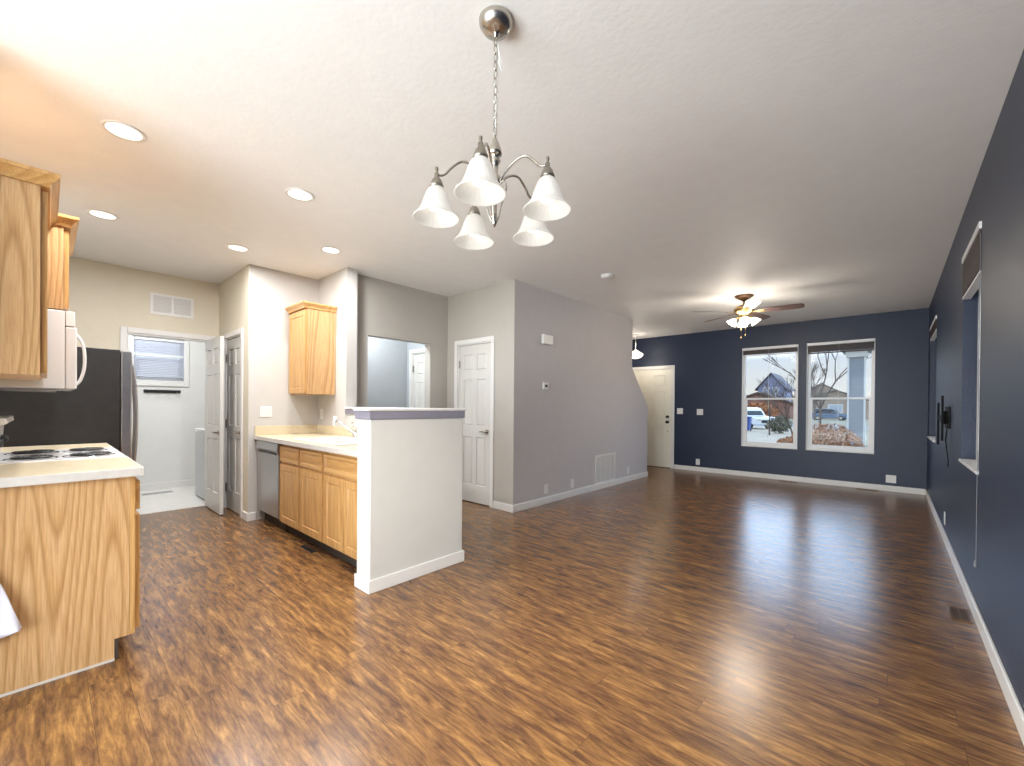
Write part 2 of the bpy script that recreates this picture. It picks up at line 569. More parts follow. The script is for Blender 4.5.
def tag(o, label, cat, group=None):
    o['label'] = label
    o['category'] = cat
    if group:
        o['group'] = group
    return o

def struct(o):
    o['kind'] = 'structure'
    return o

def dup(root, loc=None, rotz=None, label=None):
    r = root.copy()
    C.objects.link(r)
    if loc is not None:
        r.location = loc
    if rotz is not None:
        r.rotation_euler = (0, 0, rotz)
    if label:
        r['label'] = label
    def rec(a, b_):
        for ch in [o for o in a.children]:
            c = ch.copy()
            C.objects.link(c)
            c.parent = b_
            rec(ch, c)
    rec(root, r)
    return r

H = 2.745      # ceiling height
WX = 0.39      # right wall plane
NY = 8.65      # far navy wall plane

def wall_y(name, x0, x1, y0, y1, mat, holes=(), top=H, z0=0.0):
    """wall lying along X, thickness y0..y1, holes = (xa, xb, za, zb)"""
    b = B()
    cuts = sorted({x0, x1} | {h[0] for h in holes} | {h[1] for h in holes})
    for a, c in zip(cuts, cuts[1:]):
        hs = [h for h in holes if h[0] <= a + 1e-6 and h[1] >= c - 1e-6]
        if not hs:
            b.box(a, c, y0, y1, z0, top)
        else:
            h = hs[0]
            if h[2] > z0 + 1e-6:
                b.box(a, c, y0, y1, z0, h[2])
            b.box(a, c, y0, y1, h[3], top)
    return struct(b.build(name, mat))

def wall_x(name, x0, x1, y0, y1, mat, holes=(), top=H, z0=0.0):
    b = B()
    cuts = sorted({y0, y1} | {h[0] for h in holes} | {h[1] for h in holes})
    for a, c in zip(cuts, cuts[1:]):
        hs = [h for h in holes if h[0] <= a + 1e-6 and h[1] >= c - 1e-6]
        if not hs:
            b.box(x0, x1, a, c, z0, top)
        else:
            h = hs[0]
            if h[2] > z0 + 1e-6:
                b.box(x0, x1, a, c, z0, h[2])
            b.box(x0, x1, a, c, h[3], top)
    return struct(b.build(name, mat))

# ------------------------------------------------------------------ shell
RY = -1.7
struct(B().box(-6.25, WX + 0.12, RY - 0.12, NY + 0.12, -0.12, 0.0).build('floor', M['floor']))
struct(B().box(-8.1, -6.252, -0.6, 2.3, -0.12, 0.004).build('floor_laundry', M['vinyl_floor']))
struct(B().box(-8.1, WX + 0.12, RY - 0.12, NY + 0.12, H, H + 0.12).build('ceiling', M['ceiling']))

W1 = (3.76, 4.62, 0.88, 2.39)       # near window in right wall (y0,y1,z0,z1)
W2 = (7.15, 8.25, 0.88, 2.39)       # far window in right wall
wall_x('wall_right', WX, WX + 0.14, RY, NY + 0.12, M['navy'], [W1, W2])
N1 = (-2.07, -1.20, 0.57, 2.36)
N2 = (-1.08, -0.20, 0.57, 2.36)
FD = (-4.27, -3.37, 0.0, 2.07)
wall_y('wall_far', -4.62, WX, NY, NY + 0.14, M['navy'], [FD, N1, N2])
PD = (-2.65, 0.22, 0.0, 2.45)
wall_y('wall_rear', -2.85, WX, RY - 0.14, RY, M['pony'], [PD])
wall_x('wall_dining', -2.85, -2.72, RY, -0.30, M['kitchen_wall'])
wall_y('wall_left', -6.25, -2.85, -0.42, -0.30, M['kitchen_wall'])
LD = (0.60, 1.352, 0.0, 2.03)
wall_x('wall_laundry_side', -6.37, -6.25, -0.42, 1.57, M['tan_wall'], [LD])
PT = (-5.96, -5.33, 0.0, 2.03)
wall_y('wall_pantry', -6.25, -5.10, 1.45, 1.57, M['tan_wall'], [PT])
# the short end face of the pantry wall belongs to the kitchen side wall
wall_x('wall_kitchen_side', -5.20, -5.10, 1.57, 2.18, M['kitchen_wall'])
struct(B().box(-5.1, -5.098, 1.45, 1.57, 0, H).build('wall_kitchen_corner', M['kitchen_wall']))
wall_y('wall_kitchen_back', -5.20, -4.39, 2.18, 2.30, M['kitchen_wall'])
wall_y('wall_hall_skin', -4.53, -4.392, 2.301, 2.305, M['gray_wall'])
HO = (2.51, 3.40, 0.0, 2.07)
wall_x('wall_hall', -4.65, -4.53, 2.306, 3.69, M['hall_wall'], [HO])
HD = (-4.31, -3.68, 0.0, 2.06)
BD = (-5.36, -4.78, 0.0, 2.03)
wall_y('wall_hall_end', -4.53, -3.42, 3.69, 3.79, M['hall_wall'], [HD])
struct(B().box(-3.42, -3.302, 3.687, 3.69, 0, H).build('wall_hall_corner', M['hall_wall']))
wall_y('wall_bath_end', -5.60, -4.53, 3.69, 3.79, M['bath_wall'], [BD])
wall_x('wall_bath_side', -5.60, -5.50, 2.31, 3.69, M['bath_wall'])
wall_y('wall_bath_near', -5.60, -4.65, 2.306, 2.36, M['bath_wall'])
# stair wall with the raked cut at its far end
struct(B().prism([(3.69, 0), (7.34, 0), (7.34, 1.262), (6.71, 1.93), (6.71, H), (3.69, H)], 'x', -3.42, -3.30).build('wall_stair', M['gray_wall']))
wall_x('wall_entry', -4.62, -4.50, 3.79, NY, M['gray_wall'])
# half wall round the sink
struct(B().prism([(-4.39, 2.18), (-2.735, 2.18), (-2.735, 1.44), (-2.56, 1.44), (-2.56, 2.25), (-4.39, 2.25)], 'z', 0, 1.155).build('wall_half', M['pony'], bevel=0.006))
cap = struct(B().prism([(-4.388, 2.155), (-2.755, 2.155), (-2.755, 1.415), (-2.545, 1.415), (-2.545, 2.275), (-4.388, 2.275)], 'z', 1.212, 1.230).build('trim_1', M['trim'], bevel=0.006))
struct(B().prism([(-4.388, 2.165), (-2.748, 2.165), (-2.748, 1.427), (-2.55, 1.427), (-2.55, 2.262), (-4.388, 2.262)], 'z', 1.155, 1.212).build('trim_2', M['cap_gray'], bevel=0.004))
# laundry room
LW = (0.82, 1.40, 1.58, 2.20)
wall_x('wall_laundry_far', -8.0, -7.90, -0.42, 2.22, M['laundry_wall'], [LW])
wall_y('wall_laundry_right', -7.90, -6.37, 2.10, 2.22, M['laundry_wall'])
wall_y('wall_laundry_left', -7.90, -6.37, -0.42, -0.30, M['laundry_wall'])
struct(B().box(-6.372, -6.37, -0.3, 0.55, 0, H).box(-6.372, -6.37, 1.36, 2.1, 0, H).build('wall_laundry_inner', M['laundry_wall']))

# baseboards
def bb(name, pts, h=0.088, t=0.014):
    """pts: outline pairs (x0,y0,x1,y1) boxes"""
    b = B()
    for (x0, x1, y0, y1) in pts:
        b.box(x0, x1, y0, y1, 0.0, h)
    return struct(b.build(name, M['trim'], bevel=0.004))
t = 0.014
bb('baseboard_right', [(WX - t, WX, RY + 0.02, NY)])
bb('baseboard_far', [(-3.305, WX - t, NY - t, NY)])
bb('baseboard_stair', [(-3.30, -3.30 + t, 3.69 - t, 7.34 + t), (-3.42, -3.30, 7.34, 7.34 + t)])
bb('baseboard_hall', [(-3.62, -3.30, 3.69 - t, 3.69)])
bb('baseboard_half_wall', [(-2.56, -2.56 + t, 1.44 - t, 2.25 + t), (-2.735 - 0.006, -2.56, 1.44 - t, 1.44), (-4.39, -2.56, 2.25, 2.25 + t)])
bb('baseboard_kitchen', [(-5.098, -5.084, 1.45 - t, 1.52), (-5.26, -5.098, 1.45 - t, 1.45)])
bb('baseboard_laundry', [(-7.90, -7.886, -0.3, 2.1)], h=0.10)
bb('baseboard_bath', [(-5.50, -5.486, 2.36, 3.69)])

# ------------------------------------------------------------------ doors
def six_panel_cells(w, h):
    st = 0.105 * w / 0.7
    mid = 0.09 * w / 0.7
    xa, xb, xc, xd = st, (w - mid) / 2, (w + mid) / 2, w - st
    rows = [(0.22, 0.84), (0.985, 1.585), (1.70, h - 0.12)]
    return [(a, b_, r0, r1) for r0, r1 in rows for a, b_ in ((xa, xb), (xc, xd))]

def lever(parent, x, z, y=0.0, sgn=-1, d=-1, mat='nickel'):
    """lever handle on the face at y, sticking out along sgn*Y, lever pointing d*X"""
    b = B().lathe([(0.028, 0.0), (0.028, 0.006), (0.012, 0.010), (0.011, 0.045), (0.0, 0.046)], seg=20)
    b.xf(Matrix.Translation((x, y, z)) @ Matrix.Rotation(PI / 2 * (1 if sgn < 0 else -1), 4, 'X'))
    b.tube([(x, y + sgn * 0.042, z), (x + d * 0.05, y + sgn * 0.046, z + 0.003), (x + d * 0.105, y + sgn * 0.040, z - 0.004)], [0.009, 0.008, 0.006])
    return b.build('door_handle', M[mat], parent, smooth=True)

def hinge(parent, x, y, z):
    b = B().lathe([(0.008, -0.05), (0.008, 0.05)], (x, y, z), seg=10)
    b.box(x - 0.02, x + 0.02, y, y + 0.004, z - 0.045, z + 0.045)
    return b.build('hinge', M['dark_nickel'], parent)

def casing(parent, x0, x1, ztop, w=0.058, proj=0.016, mat='trim'):
    """trim round an opening on the face y=0, facing -Y"""
    b = B()
    b.box(x0 - w, x0, -proj, 0, 0, ztop + w)
    b.box(x1, x1 + w, -proj, 0, 0, ztop + w)
    b.box(x0, x1, -proj, 0, ztop, ztop + w)
    return b.build('casing', M[mat], parent, bevel=0.005)

def jambs(parent, x0, x1, ztop, depth, t=0.014, mat='trim'):
    b = B()
    b.box(x0, x0 + t, 0.0, depth, 0, ztop)
    b.box(x1 - t, x1, 0.0, depth, 0, ztop)
    b.box(x0 + t, x1 - t, 0.0, depth, ztop - t, ztop)
    return b.build('jamb', M[mat], parent)

def closed_door(name, x0, x1, y, ztop, depth, hinge_side, mat='door', handle=True, levermat='nickel', label=None, recess=0.012):
    t = thing(name, None, None, (0, y, 0), kind='structure')
    if label:
        t['label'] = label
    casing(t, x0, x1, ztop)
    jambs(t, x0, x1, ztop, depth)
    B().box(x0 + 0.014, x1 - 0.014, recess + 0.008, depth - 0.002, 0.0005, 0.014).build('gap_block', M['gap'], t)  # dark strip added to stop light leaking under the leaf
    w = x1 - x0 - 0.034
    h = ztop - 0.03
    leaf = B().panels(w, h, 0.035, six_panel_cells(w, h), dep=0.013, x0=x0 + 0.017, z0=0.012).xf(Matrix.Translation((0, recess, 0))).build('door_leaf', M[mat], t, recalc=False)
    hx = x0 + 0.018 if hinge_side < 0 else x1 - 0.018
    for z in (0.25, 1.02, 1.80):
        hinge(t, hx, recess - 0.006, z)
    if handle:
        lx = x1 - 0.017 - 0.06 if hinge_side < 0 else x0 + 0.017 + 0.06
        lever(t, lx, 0.93, recess, -1, hinge_side)
    return t

closed_door('door_1', HD[0], HD[1], 3.69, HD[3], 0.1, -1)
closed_door('door_2', BD[0], BD[1], 3.69, BD[3], 0.1, -1)
closed_door('door_3', PT[0], PT[1], 1.45, PT[3], 0.12, -1)
fd = closed_door('door_4', FD[0], FD[1], NY, FD[3], 0.14, -1, mat='front_door', handle=False)
for z, r in ((1.065, 0.026), (0.955, 0.03)):
    bz = B().lathe([(0.030, 0), (0.030, 0.008), (0.014, 0.012), (0.014, 0.03), (r, 0.04), (r * 0.95, 0.06), (0.0, 0.066)], seg=20)
    bz.xf(Matrix.Translation((FD[1] - 0.085, 0.012, z)) @ Matrix.Rotation(PI / 2, 4, 'X'))
    bz.build('deadbolt' if z > 1 else 'door_knob', M['black'], fd, smooth=True)
B().lathe([(0.010, 0), (0.010, 0.008), (0.0, 0.009)], seg=12).xf(Matrix.Translation((FD[1] - 0.085, 0.012, 0.76)) @ Matrix.Rotation(PI / 2, 4, 'X')).build('door_bolt', M['black'], fd)

# laundry doorway with its leaf swung open into the kitchen
ld = thing('door_5', None, None, (-6.25, 0, 0), PI / 2, kind='structure')
# local frame: local x = world y, local -y = world +x
casing(ld, LD[0], LD[1], LD[3])
jambs(ld, LD[0], LD[1], LD[3], 0.12)
lw, lh = 0.66, 2.0
b = B().panels(lw, lh, 0.035, six_panel_cells(lw, lh), both=True, dep=0.012)
# open leaf runs along world +x from the hinge at (-6.235, 1.315)
# local axes: world x = -local y - 6.25 ; world y = local x
b.xf(Matrix.Translation((1.305, -0.022, 0.012)) @ Matrix.Rotation(-PI / 2, 4, 'Z'))
leaf = b.build('door_leaf', M['door'], ld, recalc=True)
lb = B().lathe([(0.028, 0.0), (0.028, 0.006), (0.012, 0.010), (0.011, 0.045), (0.0, 0.046)], seg=20)
lb.xf(Matrix.Translation((1.305, -0.022 - 0.60, 0.93)) @ Matrix.Rotation(-PI / 2, 4, 'Y'))
lb.tube([(1.263, -0.622, 0.93), (1.26, -0.57, 0.933), (1.266, -0.517, 0.928)], [0.009, 0.008, 0.006])
lb.build('door_handle', M['nickel'], ld, smooth=True)
for z in (0.25, 1.02, 1.80):
    B().lathe([(0.008, -0.05), (0.008, 0.05)], (1.322, -0.010, z), seg=10).build('hinge', M['dark_nickel'], ld)

# ------------------------------------------------------------------ windows
def window(name, loc, rotz, w, z0, z1, depth=0.14, meet=0.47, liner=True, horn=0.0):
    """opening w wide, local x 0..w, room face y=0, outside +y"""
    t = thing(name, None, None, loc, rotz, kind='structure')
    h = z1 - z0
    f = 0.045
    ya, yb = 0.075, 0.125
    b = B()
    b.box(0, f, ya, yb, z0, z1).box(w - f, w, ya, yb, z0, z1).box(f, w - f, ya, yb, z0, z0 + f).box(f, w - f, ya, yb, z1 - f, z1)
    # jamb liner
    if liner:
        b.box(0, 0.008, 0, ya, z0, z1).box(w - 0.008, w, 0, ya, z0, z1).box(0.008, w - 0.008, 0, ya, z1 - 0.008, z1)
    b.build('window_frame', M['vinyl'], t, bevel=0.003)
    s = B()
    zm = z0 + h * meet
    s.box(f, f + 0.028, ya + 0.005, ya + 0.03, z0 + f, zm).box(w - f - 0.028, w - f, ya + 0.005, ya + 0.03, z0 + f, zm)
    s.box(f + 0.028, w - f - 0.028, ya + 0.005, ya + 0.03, z0 + f, z0 + f + 0.03).box(f, w - f, ya + 0.002, ya + 0.045, zm, zm + 0.032)
    s.build('sash', M['vinyl'], t, bevel=0.002)
    B().box(f, w - f, ya + 0.018, ya + 0.022, z0 + f, z1 - f).build('glass', M['glass'], t)
    B().box(-horn, w + horn, -0.006 - horn * 0.5, ya, z0 - 0.018, z0 + 0.004).build('window_sill', M['trim'], t, bevel=0.004)
    return t

def blind(name, label, loc, rotz, w, ztop, group, stack=0.12, drop=0.0, slat='blind_dark', cord=None, zlow=None, bow=0.0, mid=True, cordmat='plate'):
    """raised blind hung inside the top of an opening"""
    t = thing(name, label, 'window blind', loc, rotz, group=group)
    y0, y1 = -0.012, 0.045
    B().box(0.01, w - 0.01, y0, y1, ztop - 0.045, ztop - 0.002).build('headrail', M['blind_white'], t, bevel=0.003)
    b = B()
    k = int(stack / 0.011)
    for i in range(k):
        z = ztop - 0.05 - i * 0.011
        b.box(0.016, w - 0.016, y0 + 0.004, y1 - 0.004, z - 0.007, z - 0.001, rot=Matrix.Rotation(random.uniform(-0.03, 0.03), 3, 'X'))
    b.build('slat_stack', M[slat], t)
    zb = ztop - 0.055 - k * 0.011
    B().box(0.014, w - 0.014, y0 + 0.006, y1 - 0.006, zb - 0.018, zb).build('bottom_rail', M['blind_white'] if mid else M[slat], t, bevel=0.002)
    if cord:
        cx, zl = cord
        B().tube([(min(cx, w - 0.02), y0 + 0.004, ztop - 0.045), (cx, y0 + 0.006, ztop - 0.10), (cx, y0 + 0.006, zl)], 0.0018, 6).lathe([(0.0, 0.03), (0.005, 0.025), (0.008, -0.012), (0.0, -0.016)], (cx, y0 + 0.003, zl), 10).build('lift_cord', M[cordmat], t)
    return t

window('window_1', (N1[0], NY, 0), 0, N1[1] - N1[0], N1[2], N1[3])
window('window_2', (N2[0], NY, 0), 0, N2[1] - N2[0], N2[2], N2[3])
# right wall: local x = -world y direction so that local +y = world +x
window('window_3', (WX, W1[1], 0), -PI / 2, W1[1] - W1[0], W1[2], W1[3], liner=False, horn=0.012)
window('window_4', (WX, W2[1], 0), -PI / 2, W2[1] - W2[0], W2[2], W2[3], liner=False, horn=0.03)
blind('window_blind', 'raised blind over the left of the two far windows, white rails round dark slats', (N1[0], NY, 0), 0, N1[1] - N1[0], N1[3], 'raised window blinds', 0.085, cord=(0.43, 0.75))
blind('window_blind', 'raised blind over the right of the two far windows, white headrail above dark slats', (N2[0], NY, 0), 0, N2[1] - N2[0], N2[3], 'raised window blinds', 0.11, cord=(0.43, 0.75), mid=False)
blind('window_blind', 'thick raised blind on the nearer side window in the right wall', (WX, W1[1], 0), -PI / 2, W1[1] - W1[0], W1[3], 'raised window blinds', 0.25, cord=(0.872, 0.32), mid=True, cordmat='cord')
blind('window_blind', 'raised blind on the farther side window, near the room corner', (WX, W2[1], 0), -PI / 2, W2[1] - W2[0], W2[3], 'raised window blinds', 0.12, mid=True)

# unseen rear door behind the camera, widened to let in more light
pd = thing('window_5', None, None, (0, RY, 0), PI, kind='structure')
pw = PD[1] - PD[0]
b = B()
X0, X1 = -PD[1], -PD[0]
b.box(X0, X0 + 0.05, 0.03, 0.12, 0, PD[3]).box(X1 - 0.05, X1, 0.03, 0.12, 0, PD[3]).box(X0 + 0.05, X1 - 0.05, 0.03, 0.12, PD[3] - 0.05, PD[3]).box(X0 + 0.05, X1 - 0.05, 0.03, 0.12, 0, 0.04)
b.box((X0 + X1) / 2 - 0.035, (X0 + X1) / 2 + 0.035, 0.05, 0.1, 0.04, PD[3] - 0.05)
b.build('window_frame', M['vinyl'], pd, bevel=0.003)
B().box(X0 + 0.05, X1 - 0.05, 0.07, 0.075, 0.04, PD[3] - 0.05).build('glass', M['glass'], pd)

# laundry window (wall facing +X): local +y = world -x
lwn = window('window_6', (-7.90, LW[0], 0), PI / 2, LW[1] - LW[0], LW[2], LW[3], depth=0.1)
lbt = thing('window_blind', 'lowered pale blue slatted blind on the small laundry window', 'window blind', (-7.90, LW[0], 0), PI / 2, group=None)
b = B()
z = LW[3] - 0.05
while z > LW[2] + 0.05:
    if abs(z - (LW[3] - 0.25)) > 0.02:
        b.box(0.012, LW[1] - LW[0] - 0.012, 0.010, 0.034, z - 0.0012, z + 0.0012, rot=Matrix.Rotation(0.9, 3, 'X'))
    z -= 0.024
b.build('slats', M['blind_blue'], lbt)
B().box(0.01, LW[1] - LW[0] - 0.01, 0.004, 0.04, LW[3] - 0.04, LW[3] - 0.01).build('headrail', M['blind_white'], lbt)
B().box(0.01, LW[1] - LW[0] - 0.01, 0.006, 0.038, LW[3] - 0.265, LW[3] - 0.24).build('valance_strip', M['blind_white'], lbt)
struct(B().box(-7.90, -7.884, LW[0] - 0.055, LW[0], LW[2] - 0.075, LW[3] + 0.055).box(-7.90, -7.884, LW[1], LW[1] + 0.055, LW[2] - 0.075, LW[3] + 0.055).box(-7.90, -7.884, LW[0], LW[1], LW[3], LW[3] + 0.055).box(-7.90, -7.884, LW[0], LW[1], LW[2] - 0.075, LW[2] - 0.02).build('trim_3', M['trim'], bevel=0.004))

# ------------------------------------------------------------------ kitchen cabinets
def cab_door(parent, x0, x1, z0, z1, y, horiz=False, name='door', t=0.019, knob=False):
    w, h = x1 - x0, z1 - z0
    s = 0.055 if not horiz else 0.028
    s = min(s, h * 0.28)
    b = B().panels(w, h, t, [(s, w - s, s, h - s)], ins=0.008, dep=0.007, raise_ins=0.022 if not horiz else 0.012, x0=x0, z0=z0)
    b.xf(Matrix.Translation((0, y - t, 0)))
    return b.build(name, M['oak_cross'] if horiz else M['oak_door'], parent, recalc=False)

def base_cabinet(label, loc, rotz, w, group, doors=1, drawers=1, depth=0.60, h=0.876, toe=0.102, side=None):
    """local: front face frame at y=0 facing -Y, back at y=depth, x 0..w"""
    t = thing('base_cabinet', label, 'kitchen cabinet', loc, rotz, group=group)
    prof = [(0.020, toe), (0.075, toe), (0.075, 0.0), (depth, 0.0), (depth, side or h), (0.020, side or h)]
    b = B().prism(prof, 'x', 0.001, 0.017).prism(prof, 'x', w - 0.017, w - 0.001)
    b.box(0.017, w - 0.017, 0.020, depth - 0.01, toe, toe + 0.015).box(0.017, w - 0.017, depth - 0.01, depth, toe, h)
    b.build('carcass', M['oak'], t)
    # face frame
    b = B().box(0.001, 0.040, 0.0, 0.019, toe, h).box(w - 0.040, w - 0.001, 0.0, 0.019, toe, h)
    b.box(0.040, w - 0.040, 0.0, 0.019, toe, toe + 0.035).box(0.040, w - 0.040, 0.0, 0.019, h - 0.04, h).box(0.040, w - 0.040, 0.0, 0.019, h - 0.20, h - 0.165)
    if doors > 1:
        b.box(w / 2 - 0.02, w / 2 + 0.02, 0.0, 0.019, toe + 0.035, h - 0.20)
    b.build('face_frame', M['oak_door'], t, bevel=0.001)
    # dark recess seen in the joints round doors and drawers
    ztop = h - 0.028
    zd = h - 0.185
    n = doors
    g = 0.014
    dw = (w - g * 2 - (n - 1) * 0.006) / n
    for i in range(drawers):
        ww = (w - g * 2 - (drawers - 1) * 0.006) / drawers
        x = g + i * (ww + 0.006)
        cab_door(t, x, x + ww, zd + 0.014, ztop, 0.0, True, 'drawer')
    for i in range(n):
        x = g + i * (dw + 0.006)
        cab_door(t, x, x + dw, toe + 0.02, zd - 0.014, 0.0, False, 'door')
    B().box(0.002, w - 0.002, 0.060, 0.074, 0.002, toe - 0.001).build('toe_kick', M['gap'], t)
    return t

# sink run along the back, front faces at y = 1.54
FY = 1.545
base_cabinet('narrow oak cabinet with one drawer, right beside the dishwasher', (-4.425, FY, 0), 0, 0.475, 'oak base cabinets under the sink counter', side=0.70)
base_cabinet('oak base cabinet with one drawer, second from the dishwasher', (-3.945, FY, 0), 0, 0.475, 'oak base cabinets under the sink counter', side=0.70)
base_cabinet('two-door oak cabinet with a wide top drawer front, against the half wall', (-3.465, FY, 0), 0, 0.725, 'oak base cabinets under the sink counter', doors=2, drawers=1, side=0.70)

# dishwasher
dwt = thing('dishwasher', 'stainless steel dishwasher under the counter beside the white wall', 'dishwasher', (-5.06, FY, 0))
B().box(0.0, 0.625, 0.012, 0.58, 0.10, 0.872).build('tub', M['dark_side'], dwt)
B().box(0.004, 0.621, -0.022, 0.010, 0.13, 0.75).build('door_panel', M['steel'], dwt, bevel=0.006)
B().prism([(-0.022, 0.755), (0.010, 0.755), (0.010, 0.868), (-0.030, 0.868), (-0.036, 0.80)], 'x', 0.004, 0.621).build('control_panel', M['steel'], dwt, bevel=0.004)
B().prism([(-0.024, 0.748), (-0.040, 0.765), (-0.040, 0.772), (-0.022, 0.757)], 'x', 0.06, 0.56).build('handle', M['black'], dwt)
B().box(0.006, 0.619, 0.05, 0.064, 0.002, 0.099).build('toe_kick', M['gap'], dwt)

# counter over the sink run, with a hole for the sink
SX0, SX1, SY0, SY1 = -4.20, -3.37, 1.60, 2.08
ct = thing('countertop', 'beige laminate countertop with backsplash and white sink, beside the half wall', 'countertop', (-5.09, 1.51, 0.877))
ox, oy, oz = -5.09, 1.51, 0.877
b = B()
b.box(-5.095, SX0, 1.508, 2.176, 0.877, 0.915).box(SX1, -2.742, 1.508, 2.176, 0.877, 0.915)
b.box(SX0, SX1, 1.508, SY0, 0.877, 0.915).box(SX0, SX1, SY1, 2.176, 0.877, 0.915)
o = b.build('worktop', M['laminate'], ct, off=(ox, oy, oz))
B().box(-5.095, -2.742, 1.500, 1.508, 0.874, 0.916).build('front_edge', M['laminate_edge'], ct, off=(ox, oy, oz), bevel=0.003)
B().box(-5.095, -5.076, 1.508, 2.157, 0.916, 1.015).box(-5.095, -2.742, 2.157, 2.176, 0.916, 1.015).build('backsplash', M['laminate'], ct, off=(ox, oy, oz), bevel=0.003)

# drop-in double sink
sk = thing('sink', 'white double-bowl drop-in sink set in the beige counter', 'sink', (SX0, SY0, 0.916))
b = B()
zr0, zr1 = 0.9165, 0.926
xm = (SX0 + SX1) / 2
b.box(SX0 - 0.015, SX1 + 0.015, SY0 - 0.015, SY0 + 0.03, zr0, zr1).box(SX0 - 0.015, SX1 + 0.015, SY1 - 0.06, SY1 + 0.015, zr0, zr1)
b.box(SX0 - 0.015, SX0 + 0.03, SY0 + 0.03, SY1 - 0.06, zr0, zr1).box(SX1 - 0.03, SX1 + 0.015, SY0 + 0.03, SY1 - 0.06, zr0, zr1).box(xm - 0.015, xm + 0.015, SY0 + 0.03, SY1 - 0.06, zr0, zr1)
b.build('rim', M['sink'], sk, off=(SX0, SY0, 0.916), bevel=0.004)
for xa, xb in ((SX0 + 0.02, xm - 0.008), (xm + 0.008, SX1 - 0.02)):
    ya, yb, zb = SY0 + 0.02, SY1 - 0.05, 0.76
    b = B().box(xa, xa + 0.008, ya, yb, zb, zr0).box(xb - 0.008, xb, ya, yb, zb, zr0).box(xa, xb, ya, ya + 0.008, zb, zr0).box(xa, xb, yb - 0.008, yb, zb, zr0).box(xa, xb, ya, yb, zb - 0.008, zb)
    b.build('bowl', M['sink'], sk, off=(SX0, SY0, 0.916))

fx, fy, fz = -3.93, 2.05, 0.927
fc = thing('faucet', 'pale single-lever faucet rising behind the white sink', 'faucet', (fx, fy, fz))
B().lathe([(0.03, 0), (0.03, 0.01), (0.022, 0.02), (0.020, 0.07), (0.0, 0.075)], seg=20).build('base', M['chrome'], fc, smooth=True)
B().curve([(0, 0, 0.03), (-0.05, -0.03, 0.075), (-0.13, -0.08, 0.135), (-0.19, -0.12, 0.165)], [0.014, 0.014, 0.013, 0.012], 12).build('spout', M['chrome'], fc, smooth=True)
B().tube([(-0.185, -0.117, 0.21), (-0.19, -0.12, 0.17), (-0.192, -0.122, 0.115)], [0.014, 0.018, 0.016], 12).build('spray_head', M['plate'], fc, smooth=True)
B().tube([(0, 0, 0.065), (-0.03, 0.0, 0.11), (-0.065, 0.0, 0.15)], [0.009, 0.008, 0.010], 10).build('lever', M['chrome'], fc, smooth=True)

# wall cabinets
def wall_cabinet(label, loc, rotz, w, h, depth, group, doors=1, crown=True, crown_l=True, crown_r=True):
    """front at y=0 facing -Y, x 0..w, z 0..h; back at y=depth"""
    t = thing('wall_cabinet', label, 'kitchen cabinet', loc, rotz, group=group)
    B().box(0.0, w, 0.0, depth, 0.0, h).build('carcass', M['oak'], t, bevel=0.0015)
    g = 0.012
    dw = (w - 2 * g - (doors - 1) * 0.005) / doors
    for i in range(doors):
        x = g + i * (dw + 0.005)
        cab_door(t, x, x + dw, 0.012, h - 0.03, -0.002, False, 'door')
    a = 0.0 if not crown_l else -1
    c = 0.0 if not crown_r else 1
    pr = [(0.0, h - 0.012), (0.010, h - 0.012), (0.014, h + 0.004), (0.034, h + 0.028), (0.040, h + 0.032), (0.040, h + 0.048)]
    b = B()
    # stacked square rings that follow the crown profile, returned along both free sides
    for (p0, za), (p1, zb_) in zip(pr, pr[1:]):
        lo = [(a * p0, -0.02 - p0), (w + c * p0, -0.02 - p0), (w + c * p0, depth), (a * p0, depth)]
        hi = [(a * p1, -0.02 - p1), (w + c * p1, -0.02 - p1), (w + c * p1, depth), (a * p1, depth)]
        vl = [b.b.verts.new((x, y, za)) for x, y in lo]
        vh = [b.b.verts.new((x, y, zb_)) for x, y in hi]
        for i in range(4):
            b.b.faces.new([vl[i], vl[(i + 1) % 4], vh[(i + 1) % 4], vh[i]])
        if (p1, zb_) == pr[-1]:
            b.b.faces.new(vh)
        if (p0, za) == pr[0]:
            b.b.faces.new(vl[::-1])
    b.build('crown_molding', M['oak_cross'], t)
    return t

# corner wall cabinet over the sink counter
wall_cabinet('oak wall cabinet with crown molding hanging alone over the sink counter', (-5.097, 1.87, 1.365), 0, 0.46, 0.93, 0.307, 'oak wall cabinets', doors=1, crown_l=False)

# left run, front facing +Y  (rotated by pi: local x -> -world x, local y -> -world y)
LY = 0.30
base_cabinet('large oak base cabinet in the foreground with a plain grained end panel', (-2.795, LY, 0), PI, 0.60, None, doors=1, drawers=1, depth=0.595, h=0.889)
base_cabinet('oak base cabinet between the white range and the refrigerator', (-4.20, LY, 0), PI, 0.49, None, doors=1, drawers=1, depth=0.595, h=0.889)
for nm, xa, xb, lab in (('countertop', -3.405, -2.765, 'beige laminate countertop end in the left foreground, in front of the range'), ('countertop', -4.695, -4.195, 'short beige laminate countertop between range and refrigerator')):
    c = thing(nm, lab, 'countertop', (xa, -0.29, 0.886))
    B().box(xa, xb - 0.008, -0.296, 0.322, 0.890, 0.930).build('worktop', M['laminate'], c, off=(xa, -0.29, 0.886))
    e = B().box(xa, xb, 0.322, 0.330, 0.889, 0.931)
    if xb > -3:
        e.box(xb - 0.008, xb, -0.296, 0.322, 0.889, 0.931)
    e.build('edge_band', M['laminate_edge'], c, off=(xa, -0.29, 0.886), bevel=0.003)
# pale shoe strip at the foot of the end panel
struct(B().box(-2.794, -2.786, -0.295, 0.225, 0.0, 0.009).build('trim_4', M['laminate_edge']))

